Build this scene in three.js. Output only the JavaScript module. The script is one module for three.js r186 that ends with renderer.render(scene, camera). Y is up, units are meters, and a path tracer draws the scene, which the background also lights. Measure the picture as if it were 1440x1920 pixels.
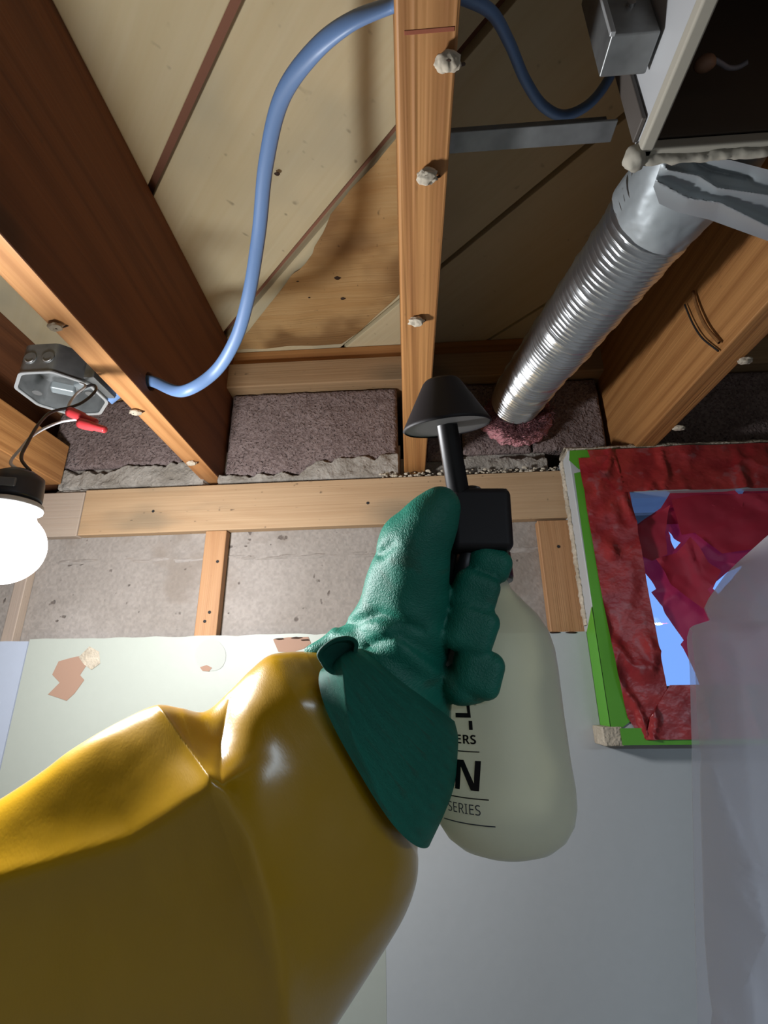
import * as THREE from 'three';
import { RoundedBoxGeometry } from 'three/addons/geometries/RoundedBoxGeometry.js';
import { mergeGeometries, mergeVertices } from 'three/addons/utils/BufferGeometryUtils.js';
import { TessellateModifier } from 'three/addons/modifiers/TessellateModifier.js';
import { MarchingCubes } from 'three/addons/objects/MarchingCubes.js';
import { FontLoader } from 'three/addons/loaders/FontLoader.js';
import { RectAreaLightUniformsLib } from 'three/addons/lights/RectAreaLightUniformsLib.js';

// ---------------------------------------------------------------- camera, sky, lights, exposure
const scene = new THREE.Scene();
const F = 925.19;                                   // focal length in pixels of the 1440 x 1920 frame
const camera = new THREE.PerspectiveCamera(2 * Math.atan(960 / F) * 180 / Math.PI, 0.75, 0.02, 50);
camera.position.set(0, 1.6, 0.84);
camera.rotation.set(0.347622, 0.058932, -0.012234, 'YXZ');
camera.updateMatrixWorld(true);
scene.background = new THREE.Color(0.25, 0.46, 1.0);   // clear blue daylight outside the basement window
RectAreaLightUniformsLib.init();
const renderer = new THREE.WebGLRenderer({ antialias: true });
renderer.toneMapping = THREE.LinearToneMapping;
renderer.toneMappingExposure = 1.1;
renderer.shadowMap.enabled = true;
renderer.shadowMap.type = THREE.PCFSoftShadowMap;
const BULB_CANDELA = 1.05, BULB_COLOR = [0.97, 0.98, 1.0], FILL_LIGHT = 66;  // last value drives the added fill light behind the camera

// ---------------------------------------------------------------- helpers
const V = (x, y, z) => new THREE.Vector3(x, y, z);
const ray = (px, py) => V((px - 720) / F, -(py - 960) / F, -1).applyQuaternion(camera.quaternion);
const P = (px, py, t) => ray(px, py).multiplyScalar(t).add(camera.position);          // a point t metres deep
const onX = (px, py, x) => { const d = ray(px, py); return d.multiplyScalar((x - camera.position.x) / d.x).add(camera.position); };
const onY = (px, py, y) => { const d = ray(px, py); return d.multiplyScalar((y - camera.position.y) / d.y).add(camera.position); };
const onZ = (px, py, z) => { const d = ray(px, py); return d.multiplyScalar((z - camera.position.z) / d.z).add(camera.position); };
const proj = (v) => { const q = v.clone().sub(camera.position).applyQuaternion(camera.quaternion.clone().invert()); return [720 - F * q.x / q.z, 960 + F * q.y / q.z]; };
const segD = (p, a, b) => { const dx = b[0] - a[0], dy = b[1] - a[1], t = Math.min(1, Math.max(0, ((p[0] - a[0]) * dx + (p[1] - a[1]) * dy) / (dx * dx + dy * dy))); return Math.hypot(p[0] - a[0] - t * dx, p[1] - a[1] - t * dy); };
const lineD = (p, l) => { let d = 1e9; for (let i = 0; i + 1 < l.length; i++) d = Math.min(d, segD(p, l[i], l[i + 1])); return d; };
let seed = 7;
const rnd = () => { seed = (seed * 1664525 + 1013904223) >>> 0; return seed / 4294967296; };
const sstep = (a, b, x) => { const t = Math.min(1, Math.max(0, (x - a) / (b - a))); return t * t * (3 - 2 * t); };
const mix = (a, b, t) => a + (b - a) * t;
function hash3(x, y, z) { let h = Math.imul(x, 374761393) ^ Math.imul(y, 668265263) ^ Math.imul(z, 1274126177); h = Math.imul(h ^ (h >>> 13), 1274126177); return ((h ^ (h >>> 16)) >>> 0) / 4294967296; }
function noise3(x, y, z) {
  const xi = Math.floor(x), yi = Math.floor(y), zi = Math.floor(z), fx = x - xi, fy = y - yi, fz = z - zi;
  const u = fx * fx * (3 - 2 * fx), v = fy * fy * (3 - 2 * fy), w = fz * fz * (3 - 2 * fz);
  const a = mix(mix(hash3(xi, yi, zi), hash3(xi + 1, yi, zi), u), mix(hash3(xi, yi + 1, zi), hash3(xi + 1, yi + 1, zi), u), v);
  const b = mix(mix(hash3(xi, yi, zi + 1), hash3(xi + 1, yi, zi + 1), u), mix(hash3(xi, yi + 1, zi + 1), hash3(xi + 1, yi + 1, zi + 1), u), v);
  return mix(a, b, w);
}
const fbm3 = (x, y, z, o = 4) => { let s = 0, a = 0.5; for (let i = 0; i < o; i++) { s += a * (noise3(x, y, z) - 0.5); x *= 2.03; y *= 2.03; z *= 2.03; a *= 0.5; } return s; };
// tiling 2-D noise for textures
function tn(x, y, px, py, s) {
  const xi = Math.floor(x), yi = Math.floor(y), fx = x - xi, fy = y - yi, u = fx * fx * (3 - 2 * fx), v = fy * fy * (3 - 2 * fy);
  const m = (a, n) => ((a % n) + n) % n, x0 = m(xi, px), x1 = m(xi + 1, px), y0 = m(yi, py), y1 = m(yi + 1, py);
  return mix(mix(hash3(x0, y0, s), hash3(x1, y0, s), u), mix(hash3(x0, y1, s), hash3(x1, y1, s), u), v);
}
const tf = (u, v, nx, ny, o, s) => { let r = 0, a = 0.5; for (let i = 0; i < o; i++) { r += a * (tn(u * nx, v * ny, nx, ny, s + i * 17) - 0.5); nx *= 2; ny *= 2; a *= 0.5; } return r; };
// fn(u, v) -> [r, g, b (linear), height 0..1]; returns { map, bump }
function tex(w, h, mw, mh, fn) {
  const c = new Uint8Array(w * h * 4), b = new Uint8Array(w * h * 4);
  const enc = (x) => { x = Math.min(1, Math.max(0, x)); return 255 * (x <= 0.0031308 ? 12.92 * x : 1.055 * Math.pow(x, 1 / 2.4) - 0.055); };
  for (let y = 0; y < h; y++) for (let x = 0; x < w; x++) {
    const r = fn((x + 0.5) / w, (y + 0.5) / h), i = (y * w + x) * 4;
    c[i] = enc(r[0]); c[i + 1] = enc(r[1]); c[i + 2] = enc(r[2]); c[i + 3] = 255;
    b[i] = b[i + 1] = b[i + 2] = 255 * Math.min(1, Math.max(0, r[3])); b[i + 3] = 255;
  }
  const mk = (d, srgb) => {
    const t = new THREE.DataTexture(d, w, h, THREE.RGBAFormat); t.wrapS = t.wrapT = THREE.RepeatWrapping; t.magFilter = THREE.LinearFilter; t.minFilter = THREE.LinearMipmapLinearFilter;
    t.generateMipmaps = true; if (srgb) t.colorSpace = THREE.SRGBColorSpace; t.repeat.set(1 / mw, 1 / mh); t.needsUpdate = true; return t;
  };
  return { map: mk(c, true), bump: mk(b, false) };
}
const BASE_DIM = 0.65;                                   // every base colour is scaled down to weaken bounced light and deepen shade
function surf(t, rough, bumpScale, extra = {}) {
  const { color = new THREE.Color(1, 1, 1), ...rest } = extra; extra = rest;
  return new THREE.MeshPhysicalMaterial({ color: color.clone().multiplyScalar(BASE_DIM), map: t.map, bumpMap: t.bump, bumpScale, roughness: rough, metalness: 0, side: THREE.DoubleSide, ...extra });
}
const plain = (r, g, b, rough = 0.6, extra = {}) => new THREE.MeshPhysicalMaterial({ color: new THREE.Color().setRGB(r * BASE_DIM, g * BASE_DIM, b * BASE_DIM), roughness: rough, side: THREE.DoubleSide, ...extra });
const lerp3 = (a, b, t) => [mix(a[0], b[0], t), mix(a[1], b[1], t), mix(a[2], b[2], t)];
// wood: u runs along the grain
function woodTex(mw, mh, light, dark, stain, s, o = {}) {
  return tex(1024, 512, mw, mh, (u, v) => {
    const warp = tf(u, v, 2, 4, 3, s) * (o.warp ?? 1.2);
    const rings = Math.sin((v * (o.rings ?? 14) + warp * 3) * 2 * Math.PI) * 0.5 + 0.5;
    const fib = tf(u, v, 6, 128, 3, s + 50) + 0.5, blot = sstep(o.b0 ?? 0.05, o.b1 ?? 0.28, tf(u, v, 4, 3, 4, s + 90));
    let c = lerp3(light, dark, 0.55 * Math.pow(rings, 2) * (o.ring ?? 1) + (fib - 0.5) * 0.7);
    c = lerp3(c, stain, blot * (o.stain ?? 0.6));
    const sp = tf(u, v, 90, 45, 2, s + 140); if (sp > 0.27) c = lerp3(c, [0.05, 0.03, 0.02], (sp - 0.27) * 8 * (o.speck ?? 0.4));
    return [...c, 0.5 + (fib - 0.5) * 0.6 - rings * 0.15];
  });
}
const T = {
  joist: woodTex(1.2, 0.3, [0.66, 0.31, 0.10], [0.40, 0.155, 0.04], [0.30, 0.12, 0.045], 11, { rings: 12, warp: 0.5, stain: 0.35 }),
  joistShaded: woodTex(1.2, 0.3, [0.24, 0.085, 0.03], [0.13, 0.04, 0.014], [0.035, 0.016, 0.012], 23, { rings: 5, stain: 0.75, b0: 0.02, b1: 0.2 }),  // low tone puts shade into the joist sides; blotches are stain
  board: woodTex(1.0, 0.3, [0.66, 0.44, 0.25], [0.50, 0.30, 0.15], [0.36, 0.27, 0.17], 37, { rings: 5, ring: 0.5, stain: 0.85, speck: 1.2 }),
  boardGrey: woodTex(1.0, 0.3, [0.58, 0.46, 0.36], [0.50, 0.37, 0.27], [0.45, 0.36, 0.30], 41, { rings: 3, ring: 0.4 }),
  strip: woodTex(0.8, 0.2, [0.62, 0.33, 0.15], [0.46, 0.21, 0.08], [0.36, 0.19, 0.10], 47, { rings: 6, ring: 0.6, stain: 0.3 }),
  sub: woodTex(1.1, 0.7, [0.62, 0.55, 0.40], [0.55, 0.46, 0.29], [0.36, 0.36, 0.31], 53, { rings: 3, ring: 0.45, stain: 0.7, b0: -0.04, b1: 0.2, speck: 0.7 }),
  subStain: woodTex(0.5, 0.35, [0.74, 0.47, 0.20], [0.58, 0.30, 0.09], [0.30, 0.15, 0.05], 59, { rings: 4, ring: 0.6, stain: 0.8, b0: 0.0, b1: 0.22, speck: 0.9 }),
  concrete: tex(1024, 1024, 0.6, 0.6, (u, v) => {
    const a = tf(u, v, 4, 4, 5, 71), g = tf(u, v, 128, 128, 2, 75), p = tf(u + 0.012 * tf(u, v, 40, 40, 2, 77), v + 0.012 * tf(u, v, 40, 40, 2, 78), 44, 44, 3, 79), st = tf(u, v, 7, 7, 4, 83);
    let c = lerp3([0.40, 0.355, 0.315], [0.50, 0.45, 0.41], sstep(-0.2, 0.25, a)); c = c.map((x) => x * (1 + g * 0.4)); c = lerp3(c, [0.30, 0.24, 0.19], sstep(0.06, 0.25, st) * 0.5);
    const pit = sstep(0.25, 0.33, p); c = lerp3(c, [0.13, 0.10, 0.085], pit * 0.8);
    return [...c, 0.55 + a * 0.3 + g * 0.35 - pit * 0.5];
  }),
  block: tex(1024, 1024, 0.32, 0.32, (u, v) => {
    const a = tf(u, v, 5, 5, 4, 91), g = tf(u, v, 90, 90, 3, 95), p = tf(u + 0.01 * a, v + 0.01 * g, 120, 120, 2, 99);
    let c = lerp3([0.23, 0.165, 0.155], [0.36, 0.275, 0.26], sstep(-0.22, 0.25, g + a * 0.4));
    const pit = sstep(0.14, 0.30, p); c = lerp3(c, [0.07, 0.05, 0.05], pit * 0.75);
    return [...c, 0.55 + g * 0.8 - pit * 0.6];
  }),
  mortar: tex(512, 512, 0.25, 0.25, (u, v) => {
    const a = tf(u, v, 6, 6, 5, 111), g = tf(u, v, 80, 80, 2, 115);
    const c = lerp3([0.34, 0.30, 0.25], [0.50, 0.455, 0.40], sstep(-0.2, 0.22, a)).map((x) => x * (1 + g * 0.4));
    return [...c, 0.5 + a * 0.8 + g * 0.5];
  }),
  paint: tex(512, 512, 1.3, 1.3, (u, v) => { const a = tf(u, v, 3, 3, 4, 131), g = tf(u, v, 160, 160, 2, 135); const k = 1 + a * 0.05 + g * 0.03; return [k * 0.9, k * 0.9, k * 0.9, 0.5 + g * 0.6]; }),
  glove: tex(512, 512, 0.1, 0.1, (u, v) => { const a = tf(u, v, 5, 5, 4, 151), g = tf(u, v, 128, 128, 2, 155), st = sstep(0.12, 0.3, tf(u, v, 4, 4, 4, 159)); let c = [0.009, 0.26, 0.175].map((x) => x * (1 + a * 0.4)); c = lerp3(c, [0.05, 0.14, 0.085], st * 0.5); return [...c, 0.5 + a * 0.3 + g * 0.6]; }),
  vinyl: tex(512, 512, 0.25, 0.25, (u, v) => { const a = tf(u, v, 4, 4, 5, 171), g = tf(u, v, 160, 160, 2, 175); const k = 1 + a * 0.08; return [0.70 * k, 0.385 * k, 0.002, 0.5 + a * 0.5 + g * 0.25]; }),
  red: tex(512, 512, 0.22, 0.22, (u, v) => { const a = tf(u, v, 5, 7, 5, 191), b = tf(u, v, 12, 16, 4, 195); let c = lerp3([0.40, 0.022, 0.03], [0.56, 0.05, 0.05], sstep(-0.2, 0.2, a)); c = lerp3(c, [0.48, 0.16, 0.18], sstep(0.12, 0.3, b) * 0.6); return [...c, 0.5 + a + b * 0.6]; }),
  film: tex(512, 512, 0.3, 0.3, (u, v) => { const a = tf(u, v, 3, 8, 5, 211); return [0.85, 0.85, 0.88, 0.5 + a]; }),
  steel: tex(512, 512, 0.12, 0.12, (u, v) => { const a = tf(u, v, 10, 10, 3, 231), k = 0.42 + a * 0.25; return [k, k * 1.03, k * 1.03, 0.5 + a * 0.3]; }),
  pink: tex(256, 256, 0.06, 0.06, (u, v) => { const a = tf(u, v, 6, 30, 4, 251); return [0.98 + a * 0.4, 0.42 + a * 0.3, 0.46 + a * 0.3, 0.5 + a]; }),
};
const M = {
  joist: surf(T.joist, 0.62, 0.0012), joistShaded: surf(T.joistShaded, 0.75, 0.0012), edge: surf(T.joist, 0.6, 0.001, { color: new THREE.Color().setRGB(1.25, 1.3, 1.5) }), board: surf(T.board, 0.7, 0.0008), boardGrey: surf(T.boardGrey, 0.75, 0.0008), strip: surf(T.strip, 0.65, 0.0008),  // edge is the joist wood brightened to look lit
  sub: surf(T.sub, 0.85, 0.0008, { color: new THREE.Color().setRGB(1.52, 1.48, 1.30) }), sill: surf(T.board, 0.8, 0.001, { color: new THREE.Color().setRGB(0.75, 0.72, 0.66) }), subStain: surf(T.subStain, 0.8, 0.002), concrete: surf(T.concrete, 0.95, 0.003), block: surf(T.block, 0.95, 0.004), mortar: surf(T.mortar, 0.95, 0.004),
  cream: surf(T.paint, 0.5, 0.0004, { color: new THREE.Color().setRGB(0.66, 0.71, 0.63) }), white: surf(T.paint, 0.5, 0.0004, { color: new THREE.Color().setRGB(0.74, 0.78, 0.80) }),
  bluewhite: surf(T.paint, 0.5, 0.0004, { color: new THREE.Color().setRGB(0.68, 0.76, 0.92) }),
  glove: surf(T.glove, 0.55, 0.0008), vinyl: surf(T.vinyl, 0.3, 0.0003, { clearcoat: 1, clearcoatRoughness: 0.24 }),
  red: surf(T.red, 0.35, 0.003, { clearcoat: 0.3, clearcoatRoughness: 0.3 }), steel: surf(T.steel, 0.42, 0.0004, { metalness: 0.75 }),
  pink: surf(T.pink, 1, 0.006), paper: plain(0.42, 0.19, 0.12, 0.9), black: plain(0.012, 0.010, 0.012, 0.4), darkBrown: plain(0.014, 0.009, 0.011, 0.6),
  green: plain(0.14, 0.52, 0.035, 0.5), plaster: surf(T.mortar, 0.95, 0.004, { color: new THREE.Color().setRGB(1.6, 1.55, 1.4) }), whitePlastic: plain(0.8, 0.82, 0.84, 0.35),
  cable: plain(0.22, 0.38, 0.72, 0.42), cableGrey: plain(0.13, 0.16, 0.22, 0.4), rust: plain(0.07, 0.035, 0.02, 0.7, { metalness: 0.3 }), dark: plain(0.02, 0.018, 0.018, 0.8),
  brownPaper: plain(0.50, 0.31, 0.22, 0.85), filler: plain(0.60, 0.63, 0.58, 0.7), caulk: plain(0.62, 0.58, 0.48, 0.8), redPlastic: plain(0.75, 0.06, 0.07, 0.35),
};

const used = {};
const numbered = (n) => { const k = used[n] = (used[n] ?? -1) + 1; return k ? n + '_' + String(k).padStart(3, '0') : n; };
function boxUV(g, grain = 'x') {          // uv in metres, u along the grain
  g = g.index ? g.toNonIndexed() : g;
  const p = g.attributes.position, uv = new Float32Array(p.count * 2), a = V(), b = V(), c = V(), n = V();
  const ax = { x: ['x', 'y', 'z'], y: ['y', 'x', 'z'], z: ['z', 'y', 'x'] }[grain];
  for (let i = 0; i < p.count; i += 3) {
    a.fromBufferAttribute(p, i); b.fromBufferAttribute(p, i + 1); c.fromBufferAttribute(p, i + 2);
    n.subVectors(b, a).cross(c.clone().sub(a));
    const k = Math.abs(n[ax[0]]) > Math.max(Math.abs(n[ax[1]]), Math.abs(n[ax[2]])) ? [ax[1], ax[2]] : Math.abs(n[ax[1]]) > Math.abs(n[ax[2]]) ? [ax[0], ax[2]] : [ax[0], ax[1]];
    [a, b, c].forEach((q, j) => { uv[(i + j) * 2] = q[k[0]]; uv[(i + j) * 2 + 1] = q[k[1]]; });
  }
  return g.setAttribute('uv', new THREE.BufferAttribute(uv, 2));
}
function box(x0, x1, y0, y1, z0, z1, r = 0.0015, grain = 'x') {
  const w = x1 - x0, h = y1 - y0, d = z1 - z0, g = new RoundedBoxGeometry(w, h, d, 2, Math.min(r, w * 0.4, h * 0.4, d * 0.4));
  return boxUV(g.translate((x0 + x1) / 2, (y0 + y1) / 2, (z0 + z1) / 2), grain);
}
function mesh(name, g, m, parent) { const o = new THREE.Mesh(g, m); o.name = name; o.castShadow = o.receiveShadow = true; parent.add(o); return o; }
const group = (name) => { const o = new THREE.Group(); o.name = numbered(name); return o; };
function settle(o) {                       // moves a group's origin to its base and adds it to the scene
  const b = new THREE.Box3().setFromObject(o), c = V((b.min.x + b.max.x) / 2, b.min.y, (b.min.z + b.max.z) / 2), done = new Set();
  if (o.isMesh) { o.geometry.translate(-c.x, -c.y, -c.z); o.position.copy(c); } else {
    o.traverse((m) => { if (m.isLight) m.position.sub(c); if (m.isMesh && !done.has(m.geometry)) { done.add(m.geometry); m.geometry.translate(-c.x, -c.y, -c.z); } });
    o.position.copy(c);
  }
  scene.add(o); return o;
}
function thing(o, label, category, grp) { o.userData = { label, category }; if (grp) o.userData.group = grp; return settle(o); }
function one(name, g, m, label, category, grp) { const o = new THREE.Mesh(g, m); o.name = numbered(name); o.castShadow = o.receiveShadow = true; return thing(o, label, category, grp); }
const structure = (o) => { o.userData.kind = 'structure'; return settle(o); };

function smooth(g) { g = g.clone(); for (const k of Object.keys(g.attributes)) if (k !== 'position') g.deleteAttribute(k); g = mergeVertices(g, 1e-6); g.computeVertexNormals(); return g; }
// sheet over a polygon in a plane: pts [[x, y]], z = fn(x, y)
function sheet(pts, edge, fn, thick = 0, holes = []) {
  const s = new THREE.Shape(pts.map((p) => new THREE.Vector2(p[0], p[1])));
  for (const h of holes) s.holes.push(new THREE.Path(h.map((p) => new THREE.Vector2(p[0], p[1]))));
  let g = new THREE.ShapeGeometry(s).toNonIndexed();
  g = new TessellateModifier(edge, 12).modify(g);
  g = smooth(g);
  const p = g.attributes.position, uv = new Float32Array(p.count * 2);
  for (let i = 0; i < p.count; i++) { const x = p.getX(i), y = p.getY(i); uv[i * 2] = x; uv[i * 2 + 1] = y; p.setZ(i, fn(x, y)); }
  g.setAttribute('uv', new THREE.BufferAttribute(uv, 2)); g.computeVertexNormals();
  if (!thick) return g;
  const b = g.clone(), q = b.attributes.position; for (let i = 0; i < q.count; i++) q.setZ(i, q.getZ(i) - thick);
  return mergeGeometries([g, b]);
}
// sheet whose outline is set out on a slanting plane: z = fn(px, py)
function sheetPx(pts, edge, fn) {
  const g = sheet(pts, edge, () => 0), p = g.attributes.position, uv = g.attributes.uv;
  for (let i = 0; i < p.count; i++) { const x = p.getX(i), y = p.getY(i), v = onZ(x, y, fn(x, y)); p.setXYZ(i, v.x, v.y, v.z); uv.setXY(i, v.x, v.y); }
  g.computeVertexNormals(); return g;
}
// grid surface: fn(a, b) -> Vector3, a and b in 0..1
function gridSurf(nx, ny, fn, closedU = false, uvScale = [1, 1]) {
  const pos = [], uv = [], idx = [];
  for (let j = 0; j <= ny; j++) for (let i = 0; i <= nx; i++) { const v = fn(i / nx, j / ny); pos.push(v.x, v.y, v.z); uv.push(i / nx * uvScale[0], j / ny * uvScale[1]); }
  for (let j = 0; j < ny; j++) for (let i = 0; i < nx; i++) { const a = j * (nx + 1) + i, b = a + 1, c = a + nx + 1, d = c + 1; idx.push(a, b, d, a, d, c); }
  const g = new THREE.BufferGeometry(); g.setAttribute('position', new THREE.Float32BufferAttribute(pos, 3)); g.setAttribute('uv', new THREE.Float32BufferAttribute(uv, 2)); g.setIndex(idx); g.computeVertexNormals();
  if (closedU) { const n = g.attributes.normal; for (let j = 0; j <= ny; j++) { const a = j * (nx + 1), b = a + nx; const v = V(n.getX(a) + n.getX(b), n.getY(a) + n.getY(b), n.getZ(a) + n.getZ(b)).normalize(); n.setXYZ(a, v.x, v.y, v.z); n.setXYZ(b, v.x, v.y, v.z); } }
  return g;
}
function tube(pts, r, n = 60, m = 12, flat = 1) { const g = new THREE.TubeGeometry(new THREE.CatmullRomCurve3(pts, false, 'centripetal'), n, r, m); return g; }
function capTube(pts, r, n = 40, m = 10) {
  const a = pts[0], b = pts[pts.length - 1];
  return mergeGeometries([tube(pts, r, n, m), new THREE.SphereGeometry(r, m, 8).translate(a.x, a.y, a.z), new THREE.SphereGeometry(r, m, 8).translate(b.x, b.y, b.z)]);
}
function lathe(profile, base, dir = V(0, 1, 0), n = 48) {
  const g = new THREE.LatheGeometry(profile.map((p) => new THREE.Vector2(p[0], p[1])), n);
  return g.applyQuaternion(new THREE.Quaternion().setFromUnitVectors(V(0, 1, 0), dir.clone().normalize())).translate(base.x, base.y, base.z);
}
function lump(c, r, amp, s, sx = 1, sy = 1, sz = 1, det = 3) {
  const g = smooth(new THREE.IcosahedronGeometry(1, det)), p = g.attributes.position, uv = [];
  for (let i = 0; i < p.count; i++) { const v = V().fromBufferAttribute(p, i), k = r * (1 + amp * fbm3(v.x * 2 + s, v.y * 2 + s * 1.7, v.z * 2, 4)); p.setXYZ(i, c.x + v.x * k * sx, c.y + v.y * k * sy, c.z + v.z * k * sz); uv.push(v.x * r + s, v.y * r); }
  g.setAttribute('uv', new THREE.Float32BufferAttribute(uv, 2)); g.computeVertexNormals(); return g;
}
// smooth-min field of tapered capsules -> one continuous mesh
function field(prims, k, cell, noiseFn) {
  const b = new THREE.Box3(); for (const q of prims) for (const [v, r] of [[q.a, q.ra], [q.b, q.rb]]) { b.expandByPoint(v.clone().addScalar(r + 0.012)); b.expandByPoint(v.clone().addScalar(-r - 0.012)); }
  const sz = b.getSize(V()), s = Math.max(sz.x, sz.y, sz.z), n = Math.ceil(s / cell) + 4, c = b.getCenter(V()), half = n / 2;
  const mc = new MarchingCubes(n, new THREE.MeshStandardMaterial(), false, false, 400000); mc.isolation = 0;
  const unit = s / 2 * n / (n - 4), q = V(), ab = V(), ap = V();
  for (let z = 0; z < n; z++) for (let y = 0; y < n; y++) for (let x = 0; x < n; x++) {
    q.set((x - half) / half * unit + c.x, (y - half) / half * unit + c.y, (z - half) / half * unit + c.z);
    let groups = {};
    for (const pr of prims) {
      if (pr.ex) {                           // rounded block, for the squashed finger pads
        ap.subVectors(q, pr.a); const dx = Math.abs(ap.dot(pr.ex)) - pr.h[0], dy = Math.abs(ap.dot(pr.ey)) - pr.h[1], dz = Math.abs(ap.dot(pr.ez)) - pr.h[2];
        const e = Math.hypot(Math.max(dx, 0), Math.max(dy, 0), Math.max(dz, 0)) + Math.min(0, Math.max(dx, dy, dz)) - pr.round, g2 = pr.g;
        if (groups[g2] === undefined) groups[g2] = e; else { const o = groups[g2], kk = 0.006, m = Math.max(kk - Math.abs(o - e), 0) / kk; groups[g2] = Math.min(o, e) - m * m * kk * 0.25; }
        continue;
      }
      ab.subVectors(pr.b, pr.a); ap.subVectors(q, pr.a); const h = Math.min(1, Math.max(0, ap.dot(ab) / Math.max(1e-9, ab.lengthSq())));
      const d = ap.addScaledVector(ab, -h).length() - mix(pr.ra, pr.rb, h), g = pr.g ?? 0;
      if (groups[g] === undefined) groups[g] = d; else { const o = groups[g], m = Math.max(k - Math.abs(o - d), 0) / k; groups[g] = Math.min(o, d) - m * m * k * 0.25; }
    }
    let d = 1; for (const g in groups) { const k2 = 0.0008, o = d, e = groups[g], m = Math.max(k2 - Math.abs(o - e), 0) / k2; d = Math.min(o, e) - m * m * k2 * 0.25; }
    if (noiseFn) d += noiseFn(q);
    mc.field[z * n * n + y * n + x] = -d;
  }
  mc.update();
  const pos = mc.positionArray.slice(0, mc.count * 3);
  for (let i = 0; i < pos.length; i += 3) { pos[i] = pos[i] * unit + c.x; pos[i + 1] = pos[i + 1] * unit + c.y; pos[i + 2] = pos[i + 2] * unit + c.z; }
  let g = new THREE.BufferGeometry(); g.setAttribute('position', new THREE.BufferAttribute(pos, 3)); g = mergeVertices(g, 1e-5); g.computeVertexNormals();
  const p = g.attributes.position, uv = new Float32Array(p.count * 2); for (let i = 0; i < p.count; i++) { uv[i * 2] = p.getX(i) + p.getZ(i) * 0.7; uv[i * 2 + 1] = p.getY(i) + p.getZ(i) * 0.6; }
  g.setAttribute('uv', new THREE.BufferAttribute(uv, 2)); return g;
}

// ---------------------------------------------------------------- large structure
const CEIL = 2.292, JB = 1.991;                     // underside of the subfloor, underside of the joists
const RX0 = -1.9, RX1 = 1.9, RZ1 = 3.4;
structure(Object.assign(mesh('floor', box(RX0 - 0.1, RX1 + 0.1, -0.1, 0, -0.3, RZ1 + 0.1), M.concrete, new THREE.Group()), {}));
for (const [n, g] of [['wall_left', box(RX0 - 0.1, RX0, 0, CEIL + 0.1, -0.3, RZ1 + 0.1)], ['wall_right', box(RX1, RX1 + 0.1, 0, CEIL + 0.1, -0.3, RZ1 + 0.1)], ['wall_front', box(RX0, RX1, 0, CEIL + 0.1, RZ1, RZ1 + 0.1)]])
  structure(mesh(n, g, M.concrete, new THREE.Group()));

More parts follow.
